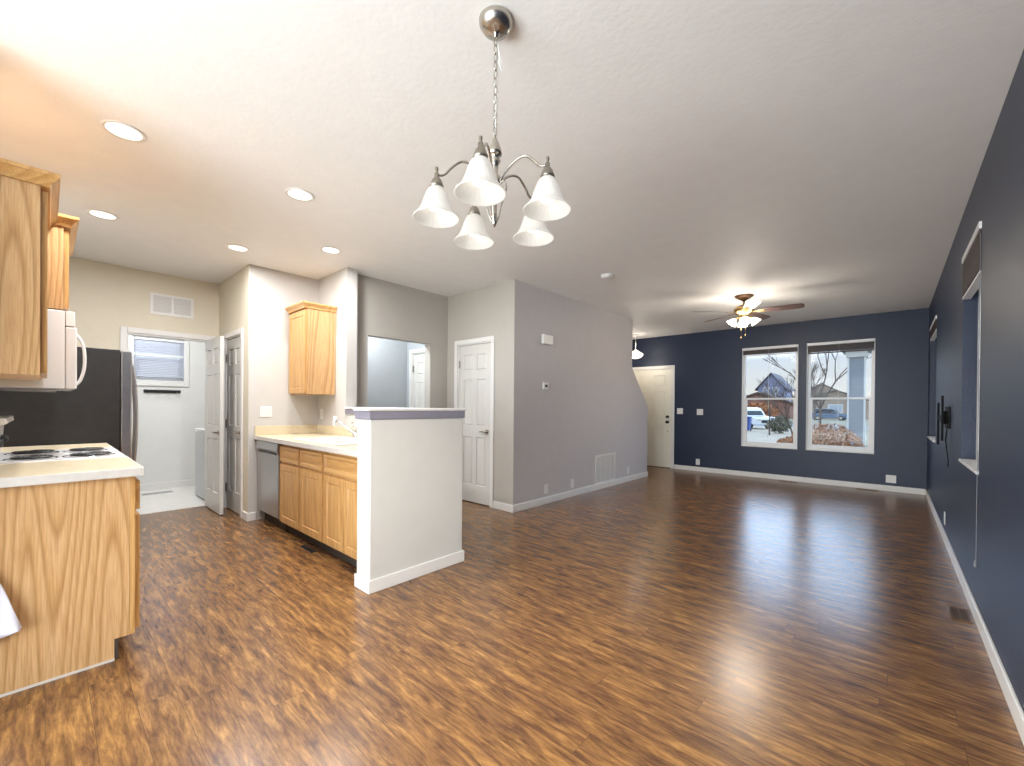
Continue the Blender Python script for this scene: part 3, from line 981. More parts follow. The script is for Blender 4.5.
# range
rt = thing('range', 'white electric coil range set between the left-hand counters', 'range', (-3.41, 0.30, 0), PI)
rw = 0.78
B().box(0.003, rw - 0.003, 0.0, 0.585, 0.03, 0.905).build('body', M['appliance_white'], rt, bevel=0.004)
ctp = B().box(0.0, rw, -0.030, 0.585, 0.906, 0.932).build('cooktop', M['appliance_white'], rt, bevel=0.006)
for i, (bx, by, br) in enumerate(((0.20, 0.12, 0.095), (0.20, 0.355, 0.085), (0.58, 0.12, 0.085), (0.58, 0.355, 0.095))):
    bowl = B().openlathe([(br + 0.022, 0.9315), (br + 0.018, 0.934), (br + 0.006, 0.930), (0.02, 0.9305), (0.001, 0.9305)], (bx, by, 0), 32).build('drip_bowl', M['chrome'], rt, smooth=True)
    pts = []
    turns = 4
    for k in range(turns * 20 + 1):
        a = 2 * PI * k / 20
        r = 0.018 + (br - 0.018) * k / (turns * 20)
        pts.append((bx + r * math.cos(a), by + r * math.sin(a), 0.941))
    B().tube(pts, 0.006, 6).build('coil_burner', M['black'], rt, smooth=True)
B().prism([(0.49, 0.931), (0.583, 0.931), (0.583, 1.16), (0.44, 1.165), (0.435, 1.135), (0.475, 1.12)], 'x', 0.0, rw).build('control_panel', M['appliance_white'], rt, bevel=0.006)
for i in range(4):
    x = 0.08 + i * 0.08 + (0.30 if i > 1 else 0)
    B().lathe([(0.022, 0.0), (0.022, 0.012), (0.018, 0.03), (0.0, 0.031)], seg=16).xf(Matrix.Translation((x, 0.483, 1.03)) @ Matrix.Rotation(PI / 2, 4, 'X')).build('knob', M['black'], rt, smooth=True)
B().box(0.01, rw - 0.01, -0.03, -0.002, 0.25, 0.86).build('oven_door', M['appliance_white'], rt, bevel=0.005)
B().box(0.14, rw - 0.14, -0.032, -0.030, 0.40, 0.70).build('oven_window', M['black'], rt)
B().tube([(0.07, -0.03, 0.82), (0.07, -0.065, 0.82), (rw - 0.07, -0.065, 0.82), (rw - 0.07, -0.03, 0.82)], 0.010, 10).build('oven_handle', M['appliance_white'], rt, smooth=True)
B().box(0.01, rw - 0.01, -0.026, -0.002, 0.05, 0.235).build('drawer', M['appliance_white'], rt, bevel=0.005)

# wall cabinets of the left run
wall_cabinet('nearest oak wall cabinet at the left edge, with a large side panel', (-2.84, -0.016, 1.372), PI, 0.655, 0.86, 0.28, 'oak wall cabinets', doors=1)
wall_cabinet('small deeper oak wall cabinet above the white microwave', (-3.50, 0.068, 1.778), PI, 0.76, 0.482, 0.362, 'oak wall cabinets', doors=2)

# microwave (front facing +Y)
mt = thing('microwave', 'white over-the-range microwave with a curved handle', 'microwave', (-3.50, 0.073, 1.330), PI)
B().box(0, 0.755, 0.0, 0.365, 0.0, 0.443).build('body', M['appliance_white'], mt, bevel=0.004)
B().box(0, 0.755, -0.048, -0.002, 0.0, 0.352).build('door', M['appliance_white'], mt, bevel=0.006)
B().box(0, 0.755, -0.040, -0.002, 0.358, 0.443).build('top_vent', M['appliance_white'], mt, bevel=0.004)
B().box(0.23, 0.70, -0.050, -0.048, 0.07, 0.30).build('door_window', M['black'], mt)
B().curve([(0.025, -0.040, 0.02), (0.025, -0.062, 0.05), (0.025, -0.078, 0.12), (0.025, -0.080, 0.20), (0.025, -0.070, 0.27), (0.025, -0.040, 0.325)], 0.008, 10).build('handle', M['appliance_white'], mt, smooth=True)
B().box(0.05, 0.70, 0.03, 0.34, -0.010, -0.001).build('grease_filter', M['steel'], mt)

# refrigerator
rf = thing('refrigerator', 'charcoal-sided refrigerator with stainless doors and long curved handles', 'refrigerator', (-4.715, 0.41, 0), PI)
B().box(0, 0.90, 0.0, 0.70, 0.02, 1.688).build('body', M['dark_side'], rf, bevel=0.006)
for xa, xb in ((0.0, 0.40), (0.405, 0.90)):
    B().box(xa, xb, -0.075, -0.004, 0.08, 1.685).build('door', M['steel'], rf, bevel=0.010)
for x in (0.355, 0.45):
    B().curve([(x, -0.075, 0.62), (x, -0.115, 0.66), (x, -0.135, 0.90), (x, -0.140, 1.15), (x, -0.130, 1.40), (x, -0.112, 1.58), (x, -0.075, 1.62)], 0.013, 10).build('handle', M['steel'], rf, smooth=True)
B().box(0.01, 0.89, -0.03, -0.002, 0.01, 0.075).build('base_grille', M['black'], rf)

# ------------------------------------------------------------------ laundry things
wt = thing('dryer', 'gray-sided front-load laundry machine behind the open laundry door', 'dryer', (-7.02, 1.36, 0.004))
B().box(0, 0.60, 0, 0.68, 0.02, 0.89).build('body', M['washer_gray'], wt, bevel=0.01)
B().box(-0.002, 0.602, -0.002, 0.682, 0.892, 0.915).build('top', M['appliance_white'], wt, bevel=0.005)
B().box(0.01, 0.59, 0.01, 0.67, 0.001, 0.019).build('base', M['black'], wt)
B().lathe([(0.20, 0), (0.20, 0.02), (0.16, 0.03), (0.14, 0.015), (0.0, 0.012)], seg=28, axis='x').xf(Matrix.Translation((0.601, 0.34, 0.47))).build('porthole_door', M['appliance_white'], wt, smooth=True)
hk = thing('coat_rack', 'black wall rail of hooks under the laundry window', 'coat rack', (-7.90, 0.93, 1.405))
B().box(0.0, 0.014, 0.0, 0.42, 0.0, 0.045).build('rail', M['black'], hk, bevel=0.003)
for i in range(4):
    y = 0.05 + i * 0.107
    B().tube([(0.014, y, 0.02), (0.045, y, 0.005), (0.06, y, 0.02), (0.062, y, 0.04)], 0.005, 8).build('hook', M['black'], hk, smooth=True)

# ------------------------------------------------------------------ grilles, plates
def plate(name, label, cat, loc, rotz, kind, w=0.075, h=0.118, group=None):
    """wall plate; local front faces -Y, centre at origin"""
    t = thing(name, label, cat, loc, rotz, group=group)
    B().box(-w / 2, w / 2, -0.006, -0.0005, -h / 2, h / 2).build('cover_plate', M['plate'], t, bevel=0.002)
    if kind == 'outlet':
        for dz in (-0.022, 0.022):
            s = B().lathe([(0.0165, 0), (0.0165, 0.002), (0.0, 0.0021)], seg=16).xf(Matrix.Translation((0, -0.006, dz)) @ Matrix.Rotation(PI / 2, 4, 'X')).build('socket', M['plate'], t)
            for dx in (-0.006, 0.006):
                B().box(dx - 0.001, dx + 0.001, -0.0095, -0.0083, dz - 0.003, dz + 0.006).build('slot', M['slot'], s)
    elif kind == 'switch':
        k = 2 if w > 0.1 else 1
        for i in range(k):
            x = 0 if k == 1 else (-0.023, 0.023)[i]
            B().box(x - 0.016, x + 0.016, -0.011, -0.006, -0.033, 0.033, rot=Matrix.Rotation(0.08, 3, 'X')).build('rocker', M['plate'], t, bevel=0.001)
    elif kind == 'blank':
        B().box(-0.008, 0.008, -0.012, -0.006, -0.006, 0.006).build('jack', M['plate'], t)
    return t

G = 'wall outlets and switches'
plate('light_switch', 'double light switch nearest the front door on the navy wall', 'light switch', (-3.20, NY, 1.185), 0, 'switch', 0.118, 0.118)
plate('light_switch', 'light switch on the navy wall, farther from the front door', 'light switch', (-2.81, NY, 1.172), 0, 'switch', 0.118, 0.118)
plate('outlet', 'outlet low on the far navy wall near the front door', 'outlet', (-2.84, NY, 0.185), 0, 'outlet')
plate('outlet', 'wide outlet low on the far navy wall near the right corner', 'outlet', (0.0, NY, 0.19), 0, 'outlet', 0.118, 0.118)
plate('outlet', 'outlet low on the gray wall, nearest the hall corner', 'outlet', (-3.30, 4.324, 0.19), PI / 2, 'outlet')
plate('outlet', 'outlet low on the gray wall just left of the return grille', 'outlet', (-3.30, 4.918, 0.185), PI / 2, 'outlet')
plate('outlet', 'outlet low on the gray wall beyond the return grille', 'outlet', (-3.30, 6.595, 0.185), PI / 2, 'outlet')
plate('outlet', 'white outlet low on the right navy wall', 'outlet', (WX, 5.79, 0.21), -PI / 2, 'outlet')
plate('outlet', 'double outlet on the white wall above the dishwasher counter', 'outlet', (-5.098, 1.62, 1.17), PI / 2, 'switch', 0.118, 0.118)
plate('outlet', 'single outlet under the lone wall cabinet', 'outlet', (-4.98, 2.18, 1.143), 0, 'outlet')

th = thing('thermostat', 'small square thermostat on the gray wall', 'thermostat', (-3.30, 4.284, 1.516), PI / 2)
B().box(-0.055, 0.055, -0.022, -0.0005, -0.045, 0.045).build('case', M['plate'], th, bevel=0.004)
B().box(-0.022, 0.022, -0.0235, -0.022, -0.016, 0.016).build('screen', M['slot'], th)
db = thing('door_chime', 'white doorbell chime box high on the gray wall', 'door chime', (-3.30, 4.296, 2.106), PI / 2)
B().box(-0.10, 0.10, -0.045, -0.0005, -0.06, 0.06).build('case', M['plate'], db, bevel=0.008)
B().box(-0.085, 0.03, -0.047, -0.0455, -0.045, 0.045).build('front_panel', M['trim'], db, bevel=0.001)

def grille(name, label, loc, rotz, w, h, nbar, horiz, cols=1, dark=True):
    t = thing(name, label, 'air vent', loc, rotz)
    f = 0.028
    b = B()
    b.box(0, w, -0.008, -0.0005, 0, f).box(0, w, -0.008, -0.0005, h - f, h).box(0, f, -0.008, -0.0005, f, h - f).box(w - f, w, -0.008, -0.0005, f, h - f)
    for c in range(1, cols):
        b.box(w * c / cols - 0.012, w * c / cols + 0.012, -0.008, -0.0005, f, h - f)
    b.build('frame', M['trim'], t, bevel=0.002)
    B().box(f, w - f, -0.0018, -0.0006, f, h - f).build('dark_backing', M['washer_gray'] if not dark else M['slot'], t)
    s = B()
    for i in range(nbar):
        if horiz:
            z = f + (h - 2 * f) * (i + 0.5) / nbar
            s.box(f, w - f, -0.007, -0.0055, z - (h - 2 * f) / nbar * 0.36, z + (h - 2 * f) / nbar * 0.36, rot=Matrix.Rotation(0.35, 3, 'X'))
        else:
            x = f + (w - 2 * f) * (i + 0.5) / nbar
            s.box(x - (w - 2 * f) / nbar * 0.32, x + (w - 2 * f) / nbar * 0.32, -0.007, -0.0055, f, h - f)
    s.build('louvers', M['trim'], t)
    return t
grille('return_grille', 'large white return air grille low on the gray wall', (-3.30, 5.53, 0.085), PI / 2, 0.61, 0.44, 26, False, 4, dark=False)
grille('wall_vent', 'white two-part vent high on the cream wall above the laundry doorway', (-6.25, 0.79, 2.27), PI / 2, 0.40, 0.24, 9, True, 2, dark=False)

def register(label, loc, rotz, w, h, mat, z=0.0):
    t = thing('floor_register', label, 'floor vent', loc, rotz, group=None)
    f = 0.012
    b = B().box(0, w, 0, f, 0.0005, 0.006).box(0, w, h - f, h, 0.0005, 0.006).box(0, f, f, h - f, 0.0005, 0.006).box(w - f, w, f, h - f, 0.0005, 0.006)
    b.build('frame', M[mat], t, bevel=0.001)
    B().box(f, w - f, f, h - f, 0.0004, 0.0015).build('damper', M['slot'], t)
    s = B()
    k = max(4, int(w / 0.028))
    for i in range(k):
        x = f + (w - 2 * f) * (i + 0.5) / k
        s.box(x - 0.004, x + 0.004, f, h - f, 0.002, 0.005)
    s.box(f, w - f, h / 2 - 0.004, h / 2 + 0.004, 0.002, 0.0055)
    s.build('grate', M[mat], t)
    return t
register('brown metal floor register near the right wall in the foreground', (0.366, 3.63, 0), PI / 2, 0.22, 0.09, 'bronze')
register('small dark floor register at the far wall under the left window', (-1.44, NY - 0.15, 0), 0, 0.26, 0.10, 'bronze')
register('small dark floor register at the far wall under the right window', (-0.40, NY - 0.15, 0), 0, 0.26, 0.10, 'bronze')
register('long white-framed floor register on the laundry floor', (-7.52, 0.88, 0.004), PI / 2, 0.33, 0.11, 'washer_gray')
register('dark toe-level register on the floor before the oak cabinets', (-3.86, 1.50, 0), 0, 0.24, 0.04, 'black')

# TV wall mount
tv = thing('tv_mount', 'black television bracket with hanging cable on the right navy wall', 'wall bracket', (WX, 5.42, 1.08), -PI / 2)
# local +y = world +x (into wall) ; local x = -world y
B().box(-0.36, 0.02, -0.012, -0.0008, 0.0, 0.20).build('wall_plate', M['matte_black'], tv, bevel=0.002)
B().box(-0.22, -0.10, -0.040, -0.012, 0.04, 0.16).build('arm', M['matte_black'], tv, bevel=0.002)
for x, dz in ((-0.46, -0.06), (-0.02, 0.0)):
    B().box(x - 0.012, x + 0.012, -0.058, -0.042, -0.11 + dz, 0.30 + dz).build('mount_rail', M['matte_black'], tv, bevel=0.002)
B().box(-0.47, -0.01, -0.050, -0.0405, 0.07, 0.12).build('cross_bar', M['matte_black'], tv)
B().tube([(0.0, -0.02, 0.02), (0.01, -0.03, -0.10), (0.02, -0.012, -0.28), (0.015, -0.012, -0.34)], 0.004, 6).build('cable', M['matte_black'], tv, smooth=True)

# ------------------------------------------------------------------ recessed lights
cans = [((-3.147, 0.287), 'recessed ceiling light nearest the camera, over the left counter'),
        ((-4.66, 0.303), 'recessed ceiling light above the refrigerator side, seen just past the wall cabinets'),
        ((-3.142, 1.211), 'recessed ceiling light nearest the chandelier'),
        ((-4.66, 1.232), 'recessed ceiling light in front of the pantry corner'),
        ((-4.033, 1.843), 'recessed ceiling light over the sink counter')]
first = None
for (x, y), lab in cans:
    if first is None:
        c = thing('recessed_light', lab, 'ceiling light', (x, y, H), group='recessed kitchen ceiling lights')
        B().openlathe([(0.095, -0.0005), (0.095, -0.005), (0.088, -0.008), (0.076, -0.004)], seg=32).build('trim_ring', M['trim'], c, smooth=True)
        B().lathe([(0.0762, -0.0012), (0.0762, -0.0045), (0.0, -0.0060)], seg=32).build('lens', M['can_glow'], c, smooth=True)
        lamp('can_lamp', 'AREA', (0, 0, -0.02), P_CAN, (0.96, 0.97, 1.0), 0.14, c)
        first = c
    else:
        dup(first, (x, y, H), label=lab)

sd = thing('smoke_detector', 'small round white smoke detector on the ceiling', 'smoke detector', (-2.406, 4.25, H))
B().lathe([(0.0, -0.0006), (0.068, -0.0006), (0.068, -0.012), (0.060, -0.03), (0.03, -0.036), (0.0, -0.037)], seg=28).build('housing', M['plate'], sd, smooth=True)
B().lathe([(0.006, -0.037), (0.006, -0.040), (0.0, -0.0401)], (0.03, 0, 0), seg=10).build('test_button', M['washer_gray'], sd)

# ------------------------------------------------------------------ chandelier
CX, CY = -1.153, 1.167
ch = thing('chandelier', 'brushed nickel five-arm chandelier with frosted bell shades', 'chandelier', (CX, CY, H))
def Z(z): return z - H
B().lathe([(0.062, -0.0006), (0.066, -0.006), (0.064, -0.020), (0.050, -0.040), (0.025, -0.052), (0.008, -0.056), (0.008, -0.07), (0.0, -0.071)], seg=32).build('canopy', M['nickel'], ch, smooth=True)
links = []
z = -0.066
k = 0
b = B()
while z > Z(2.305):
    pts = []
    for j in range(12):
        a = 2 * PI * j / 12
        u, w_ = 0.0085 * math.cos(a), 0.019 * math.sin(a)
        pts.append((u, 0, z - 0.017 + w_) if k % 2 == 0 else (0, u, z - 0.017 + w_))
    b.tube(pts, 0.0022, 6, closed=True)
    z -= 0.0315
    k += 1
b.build('chain', M['nickel'], ch, smooth=True)
B().tube([(0.004, 0, -0.06), (0.014, 0.004, -0.14), (0.028, 0.01, -0.21), (0.016, 0.004, -0.18), (0.006, 0, -0.13), (-0.006, 0.003, -0.24), (0.005, 0, -0.33), (0.0, 0, Z(2.30))], 0.0018, 6).build('lamp_wire', M['plate'], ch, smooth=True)
# body: upper cone, hub, lower basket and finial
B().lathe([(0.0, Z(2.295)), (0.006, Z(2.290)), (0.012, Z(2.275)), (0.024, Z(2.245)), (0.028, Z(2.225)), (0.022, Z(2.220)), (0.014, Z(2.215)), (0.022, Z(2.20)), (0.014, Z(2.185)), (0.012, Z(2.15)), (0.024, Z(2.135)), (0.026, Z(2.115)), (0.016, Z(2.10)), (0.010, Z(2.08)), (0.010, Z(2.0)), (0.013, Z(1.965)), (0.007, Z(1.955)), (0.0, Z(1.94))], seg=24).build('center_column', M['nickel'], ch, smooth=True)
# camera-relative arm angles: nearest arm 10 degrees left of the camera direction
base_ang = math.atan2(-F.y, -F.x)
for i in range(5):
    az = base_ang - math.radians(10) + i * 2 * PI / 5
    d = Vector((math.cos(az), math.sin(az), 0))
    ra = 0.222
    rs = [0.022, 0.05, 0.09, 0.13, 0.165, 0.195, ra]
    zs = [2.115, 2.150, 2.178, 2.185, 2.160, 2.130, 2.128]
    arm = B().curve([tuple(d * r + Vector((0, 0, Z(zz)))) for r, zz in zip(rs, zs)], 0.0048, 8).build('arm', M['nickel'], ch, smooth=True)
    # lower scroll of the basket
    B().curve([tuple(d * r + Vector((0, 0, Z(zz)))) for r, zz in ((0.012, 2.10), (0.04, 2.115), (0.052, 2.085), (0.036, 2.04), (0.022, 1.99), (0.010, 1.965))], 0.003, 6).build('scroll', M['nickel'], ch, smooth=True)
    p = d * ra
    B().lathe([(0.0, Z(2.160)), (0.006, Z(2.155)), (0.007, Z(2.146)), (0.004, Z(2.140)), (0.009, Z(2.133)), (0.009, Z(2.118)), (0.018, Z(2.108)), (0.026, Z(2.088)), (0.027, Z(2.078)), (0.0, Z(2.079))], (p.x, p.y, 0), 20).build('shade_holder', M['dark_nickel'], arm, smooth=True)
    prof = [(0.024, 2.078), (0.032, 2.070), (0.040, 2.055), (0.047, 2.035), (0.055, 2.012), (0.063, 1.993), (0.073, 1.978), (0.084, 1.968), (0.089, 1.962)]
    inn = [(r - 0.004, zz - 0.001) for r, zz in prof][::-1]
    B().openlathe([(r, Z(zz)) for r, zz in prof + inn], (p.x, p.y, 0), 72, flute=24, amp=0.012).build('bell_shade', M['shade'], arm, smooth=True, label='frosted ribbed glass bell shade')
    B().lathe([(0.0, Z(2.072)), (0.014, Z(2.070)), (0.016, Z(2.05)), (0.026, Z(2.035)), (0.029, Z(2.015)), (0.024, Z(1.997)), (0.0, Z(1.985))], (p.x, p.y, 0), 18).build('bulb', M['bulb'], arm, smooth=True)
    lamp('chandelier_lamp', 'SPOT', (p.x, p.y, Z(1.958)), P_CHAND, WARM, 0.03, ch)

# ------------------------------------------------------------------ ceiling fan
FX, FYY = -1.475, 6.22
fn = thing('ceiling_fan', 'brass ceiling fan with dark blades and four lit glass shades', 'ceiling fan', (FX, FYY, H))
B().lathe([(0.115, -0.0006), (0.112, -0.012), (0.065, -0.04), (0.025, -0.065), (0.015, -0.07), (0.0, -0.071)], seg=28).build('canopy', M['bronze'], fn, smooth=True)
B().lathe([(0.012, -0.065), (0.012, -0.13)], seg=14).build('downrod', M['bronze'], fn, smooth=True)
B().lathe([(0.02, -0.12), (0.05, -0.128), (0.095, -0.145), (0.115, -0.17), (0.118, -0.20), (0.10, -0.225), (0.06, -0.24), (0.05, -0.27), (0.06, -0.29), (0.045, -0.31), (0.0, -0.315)], seg=32).build('motor_housing', M['brass'], fn, smooth=True)
for i in range(5):
    a = math.radians(6 + 72 * i)
    rot = Matrix.Rotation(a, 4, 'Z')
    poly = [(0.17, -0.045), (0.30, -0.062), (0.55, -0.072), (0.635, -0.066), (0.66, -0.045), (0.665, 0.0), (0.66, 0.045), (0.635, 0.066), (0.55, 0.072), (0.30, 0.062), (0.17, 0.045)]
    bl = B().prism(poly, 'z', -0.003, 0.003).xf(Matrix.Translation((0, 0, -0.215)) @ rot @ Matrix.Rotation(-math.radians(13), 4, 'X'))
    bl = bl.build('blade', M['blade'], fn)
    B().prism([(0.09, -0.016), (0.18, -0.02), (0.23, -0.038), (0.25, 0.0), (0.23, 0.038), (0.18, 0.02), (0.09, 0.016)], 'z', -0.008, -0.004).xf(Matrix.Translation((0, 0, -0.215)) @ rot @ Matrix.Rotation(-math.radians(13), 4, 'X')).build('blade_bracket', M['brass'], bl)
for i in range(4):
    a = math.radians(20 + 90 * i)
    d = Vector((math.cos(a), math.sin(a), 0))
    st = B().tube([tuple(d * 0.03 + Vector((0, 0, -0.29))), tuple(d * 0.075 + Vector((0, 0, -0.285))), tuple(d * 0.10 + Vector((0, 0, -0.305)))], 0.008, 8).build('light_arm', M['brass'], fn, smooth=True)
    prof = [(0.018, 0.0), (0.028, -0.012), (0.045, -0.035), (0.055, -0.06), (0.066, -0.082), (0.063, -0.083), (0.050, -0.06), (0.040, -0.035), (0.022, -0.012)]
    tilt = Matrix.Translation(tuple(d * 0.10 + Vector((0, 0, -0.300)))) @ Matrix.Rotation(a, 4, 'Z') @ Matrix.Rotation(-math.radians(38), 4, 'Y')
    B().openlathe(prof, seg=28, flute=14, amp=0.015).xf(tilt).build('glass_shade', M['fan_glass'], st, smooth=True)
    c = tilt @ Vector((0, 0, -0.09))
    lamp('fan_lamp', 'POINT', tuple(c), P_FAN, WARM, 0.10, fn).data.specular_factor = 0.3
for dx, zl in ((-0.03, -0.55), (0.02, -0.52)):
    B().tube([(dx, 0.0, -0.30), (dx, 0.0, zl)], 0.0028, 6).lathe([(0.0, 0.012), (0.006, 0.006), (0.007, -0.012), (0.0, -0.018)], (dx, 0, zl), 10).build('pull_chain', M['brass'], fn, smooth=True)

# ------------------------------------------------------------------ entry pendant
pt = thing('pendant_light', 'small white bowl pendant light hanging by the front door', 'pendant light', (-3.91, 8.10, H))
B().lathe([(0.055, -0.0006), (0.055, -0.012), (0.02, -0.028), (0.0, -0.029)], seg=24).build('canopy', M['trim'], pt, smooth=True)
B().tube([(0, 0, -0.02), (0, 0, -0.33)], 0.007, 8).build('rod', M['trim'], pt, smooth=True)
B().lathe([(0.0, -0.31), (0.02, -0.315), (0.06, -0.345), (0.12, -0.375), (0.155, -0.40), (0.150, -0.43), (0.11, -0.47), (0.05, -0.49), (0.0, -0.495)], seg=32).build('bowl_shade', M['opal'], pt, smooth=True)
lamp('pendant_lamp', 'POINT', (0, 0, -0.62), P_PEND, WARM, 0.12, pt)
lamp('pendant_uplight', 'POINT', (0.0, 0, -0.25), P_PEND * 0.35, WARM, 0.05, pt)

# unseen lights added to brighten the little room off the hall and the laundry
for lab, loc, p in (('added unseen fill light on the ceiling of the small room off the hall', (-5.05, 2.85, H), P_BATH), ('added unseen fill light on the ceiling of the laundry room', (-7.1, 0.9, H), P_BATH)):
    q = thing('fill_light', lab, 'ceiling light', loc)
    B().lathe([(0.14, -0.0006), (0.14, -0.02), (0.0, -0.021)], seg=28).build('base', M['trim'], q, smooth=True)
    B().lathe([(0.13, -0.022), (0.12, -0.05), (0.07, -0.08), (0.0, -0.09)], seg=28).build('diffuser', M['opal'], q, smooth=True)
    lamp('fill_lamp', 'AREA', (0, 0, -0.11), p, (0.92, 0.96, 1.0), 0.24, q)

# ------------------------------------------------------------------ white sheet at the left edge, against the cabinet end
b = B()
ny, nz = 10, 12
EDGE = [(-0.285, 0.60), (-0.20, 0.565), (-0.150, 0.525), (-0.125, 0.48), (-0.105, 0.42), (-0.088, 0.35), (-0.072, 0.285)]
def sheet(u, v_):
    # u across (towards +y), v down from the rounded top edge to the straight lower edge
    q = u * (len(EDGE) - 1)
    k = min(int(q), len(EDGE) - 2)
    f = q - k
    y = EDGE[k][0] * (1 - f) + EDGE[k + 1][0] * f
    zt = EDGE[k][1] * (1 - f) + EDGE[k + 1][1] * f
    zb = 0.21 + (y + 0.285) / 0.213 * 0.062
    x = -2.778 + 0.006 * math.sin(y * 60) + 0.012 * v_
    return x, y, zt + (zb - zt) * v_
g = [[b.b.verts.new(sheet(i / ny, j / nz)) for j in range(nz + 1)] for i in range(ny + 1)]
for i in range(ny):
    for j in range(nz):
        b.b.faces.new([g[i][j], g[i + 1][j], g[i + 1][j + 1], g[i][j + 1]])
o = b.build('hanging_cloth', M['cloth'], None, smooth=True)
sm = o.modifiers.new('thick', 'SOLIDIFY')
sm.thickness = 0.006
tag(o, 'white cloth with a rounded edge against the oak end panel, cut by the left edge', 'cloth')

# ------------------------------------------------------------------ outdoors
GZ = -0.42
struct(B().box(-80, 60, NY + 0.15, 140, GZ - 0.1, GZ).box(-80, 60, -60, RY - 0.15, GZ - 0.1, GZ).box(WX + 0.15, 60, RY - 0.15, NY + 0.15, GZ - 0.1, GZ).build('ground', M['grass']))
struct(B().box(-8, 6, RY - 6.0, RY - 0.16, GZ, GZ + 0.25).build('bounce_patio', M['bounce_patio']))  # unseen slab added to throw light up into the room
struct(B().box(-11.5, -4.2, 16, 44, GZ, GZ + 0.03).build('driveway', M['concrete']))
struct(B().box(-80, 60, 44, 54, GZ, GZ + 0.02).build('road', M['asphalt']))

def gable_house(label, loc, w, d, eave, peak, wallm, roofm, wins, rotz=0.0, ridge='y'):
    t = thing('house', label, 'house', loc, rotz)
    # gable end faces -Y
    b = B().prism([(-w / 2, 0), (w / 2, 0), (w / 2, eave), (0, peak), (-w / 2, eave)], 'y', 0, d)
    if ridge == 'x':
        b.xf(Matrix.Rotation(PI / 2, 4, 'Z') @ Matrix.Translation((0, 0, 0)))
    b.build('walls', M[wallm], t)
    oh = 0.5
    sl = (peak - eave) / (w / 2)
    b = B()
    for s in (-1, 1):
        b.prism([(0, peak + 0.05), (s * (w / 2 + oh), eave - sl * oh + 0.05), (s * (w / 2 + oh), eave - sl * oh + 0.30), (0, peak + 0.32)], 'y', -oh, d + oh)
    if ridge == 'x':
        b.xf(Matrix.Rotation(PI / 2, 4, 'Z'))
    b.build('roof', M[roofm], t)
    for (x, z0, ww, hh) in wins:
        f = B().box(x - ww / 2 - 0.12, x + ww / 2 + 0.12, -0.06, -0.01, z0 - 0.12, z0 + hh + 0.12).build('window', M['trim'], t)
        B().box(x - ww / 2, x + ww / 2, -0.08, -0.061, z0, z0 + hh).build('pane', M['pane_out'], f)
    return t
gable_house('blue-gray gabled house with white windows, seen through the left far window', (-18.5, 100, GZ), 4.7, 9, 6.0, 8.8, 'blue_siding', 'roof_gray', [(-0.85, 4.7, 1.0, 1.3), (0.85, 4.7, 1.0, 1.3)])
gable_house('brown-roofed low house right of the blue-gray one', (-11.9, 118, GZ), 9.0, 9, 4.6, 7.3, 'tan_siding', 'roof', [(0, 2.2, 1.8, 1.3)])
gable_house('long red-brown garage in front of the blue-gray house', (-17.5, 84, GZ), 9.5, 6, 2.6, 4.3, 'brick_red', 'roof', [(-2.0, 0.9, 1.8, 1.1)])
gable_house('low brown house seen over the shrub through the right far window', (-7.3, 92, GZ), 9.0, 8, 3.0, 4.8, 'tan_siding', 'roof', [(0, 1.2, 1.8, 1.2)])
gable_house('tan house at the far left of the street', (-28.5, 96, GZ), 9.0, 9, 3.6, 6.4, 'tan_siding', 'roof_gray', [(0, 1.5, 1.8, 1.3)])

def car(label, loc, rotz, paint, tall=True):
    t = thing('car', label, 'car', loc, rotz)
    L, w, h = 4.6, 1.8, (1.72 if tall else 1.42)
    hood = 1.0 if tall else 0.9
    prof = [(0, 0.35), (0, 0.85 if tall else 0.7), (0.15, hood - 0.05), (1.15, hood + 0.03), (1.75, h - 0.05), (2.1, h), (3.9 if tall else 3.2, h), (4.35 if tall else 3.8, hood + 0.1), (4.55, hood), (4.6, 0.5), (4.5, 0.32)]
    B().prism(prof, 'y', -w / 2, w / 2).build('body', M[paint], t, bevel=0.06)
    for s in (-1, 1):
        y = s * (w / 2 + 0.004)
        B().prism([(1.35, hood + 0.06), (1.85, h - 0.12), (2.6, h - 0.10), (2.6, hood + 0.06)], 'y', y - 0.004, y + 0.004).prism([(2.68, hood + 0.06), (2.68, h - 0.10), (3.75 if tall else 3.1, h - 0.12), (4.05 if tall else 3.6, hood + 0.08)], 'y', y - 0.004, y + 0.004).build('side_window', M['car_glass'], t)
        for x in (0.85, 3.7):
            wl = B().lathe([(0.0, -0.11), (0.30, -0.11), (0.34, -0.08), (0.34, 0.08), (0.30, 0.11), (0.0, 0.11)], (x, s * (w / 2 - 0.06), 0.34), 24, axis='y').build('wheel', M['tyre'], t)
            B().lathe([(0.0, -0.125), (0.19, -0.125), (0.19, 0.125), (0.0, 0.125)], (x, s * (w / 2 - 0.06), 0.34), 16, axis='y').build('hub', M['steel'], wl)
    B().box(0.0, 0.5, -w / 2 + 0.18, w / 2 - 0.18, 0, 0.035).xf(Matrix.Translation((1.22, 0, hood + 0.06)) @ Matrix.Rotation(-math.radians(48), 4, 'Y') ).xf(Matrix.Identity(4)).build('windshield', M['car_glass'], t)
    B().box(-0.015, 0.0, -w / 2 + 0.1, -w / 2 + 0.42, 0.66, 0.80).box(-0.015, 0.0, w / 2 - 0.42, w / 2 - 0.1, 0.66, 0.80).build('headlight', M['chrome'], t)
    B().box(-0.02, 0.0, -0.45, 0.45, 0.5, 0.72).build('grille', M['black'], t)
    return t
car('white sport utility vehicle parked on the drive, seen through the left far window', (-7.4, 38.5, GZ + 0.03), math.radians(140), 'car_white')
car('steel-blue car parked across the street, seen over the rust shrub in the right far window', (-4.7, 80, GZ), math.radians(176), 'car_blue', tall=True)

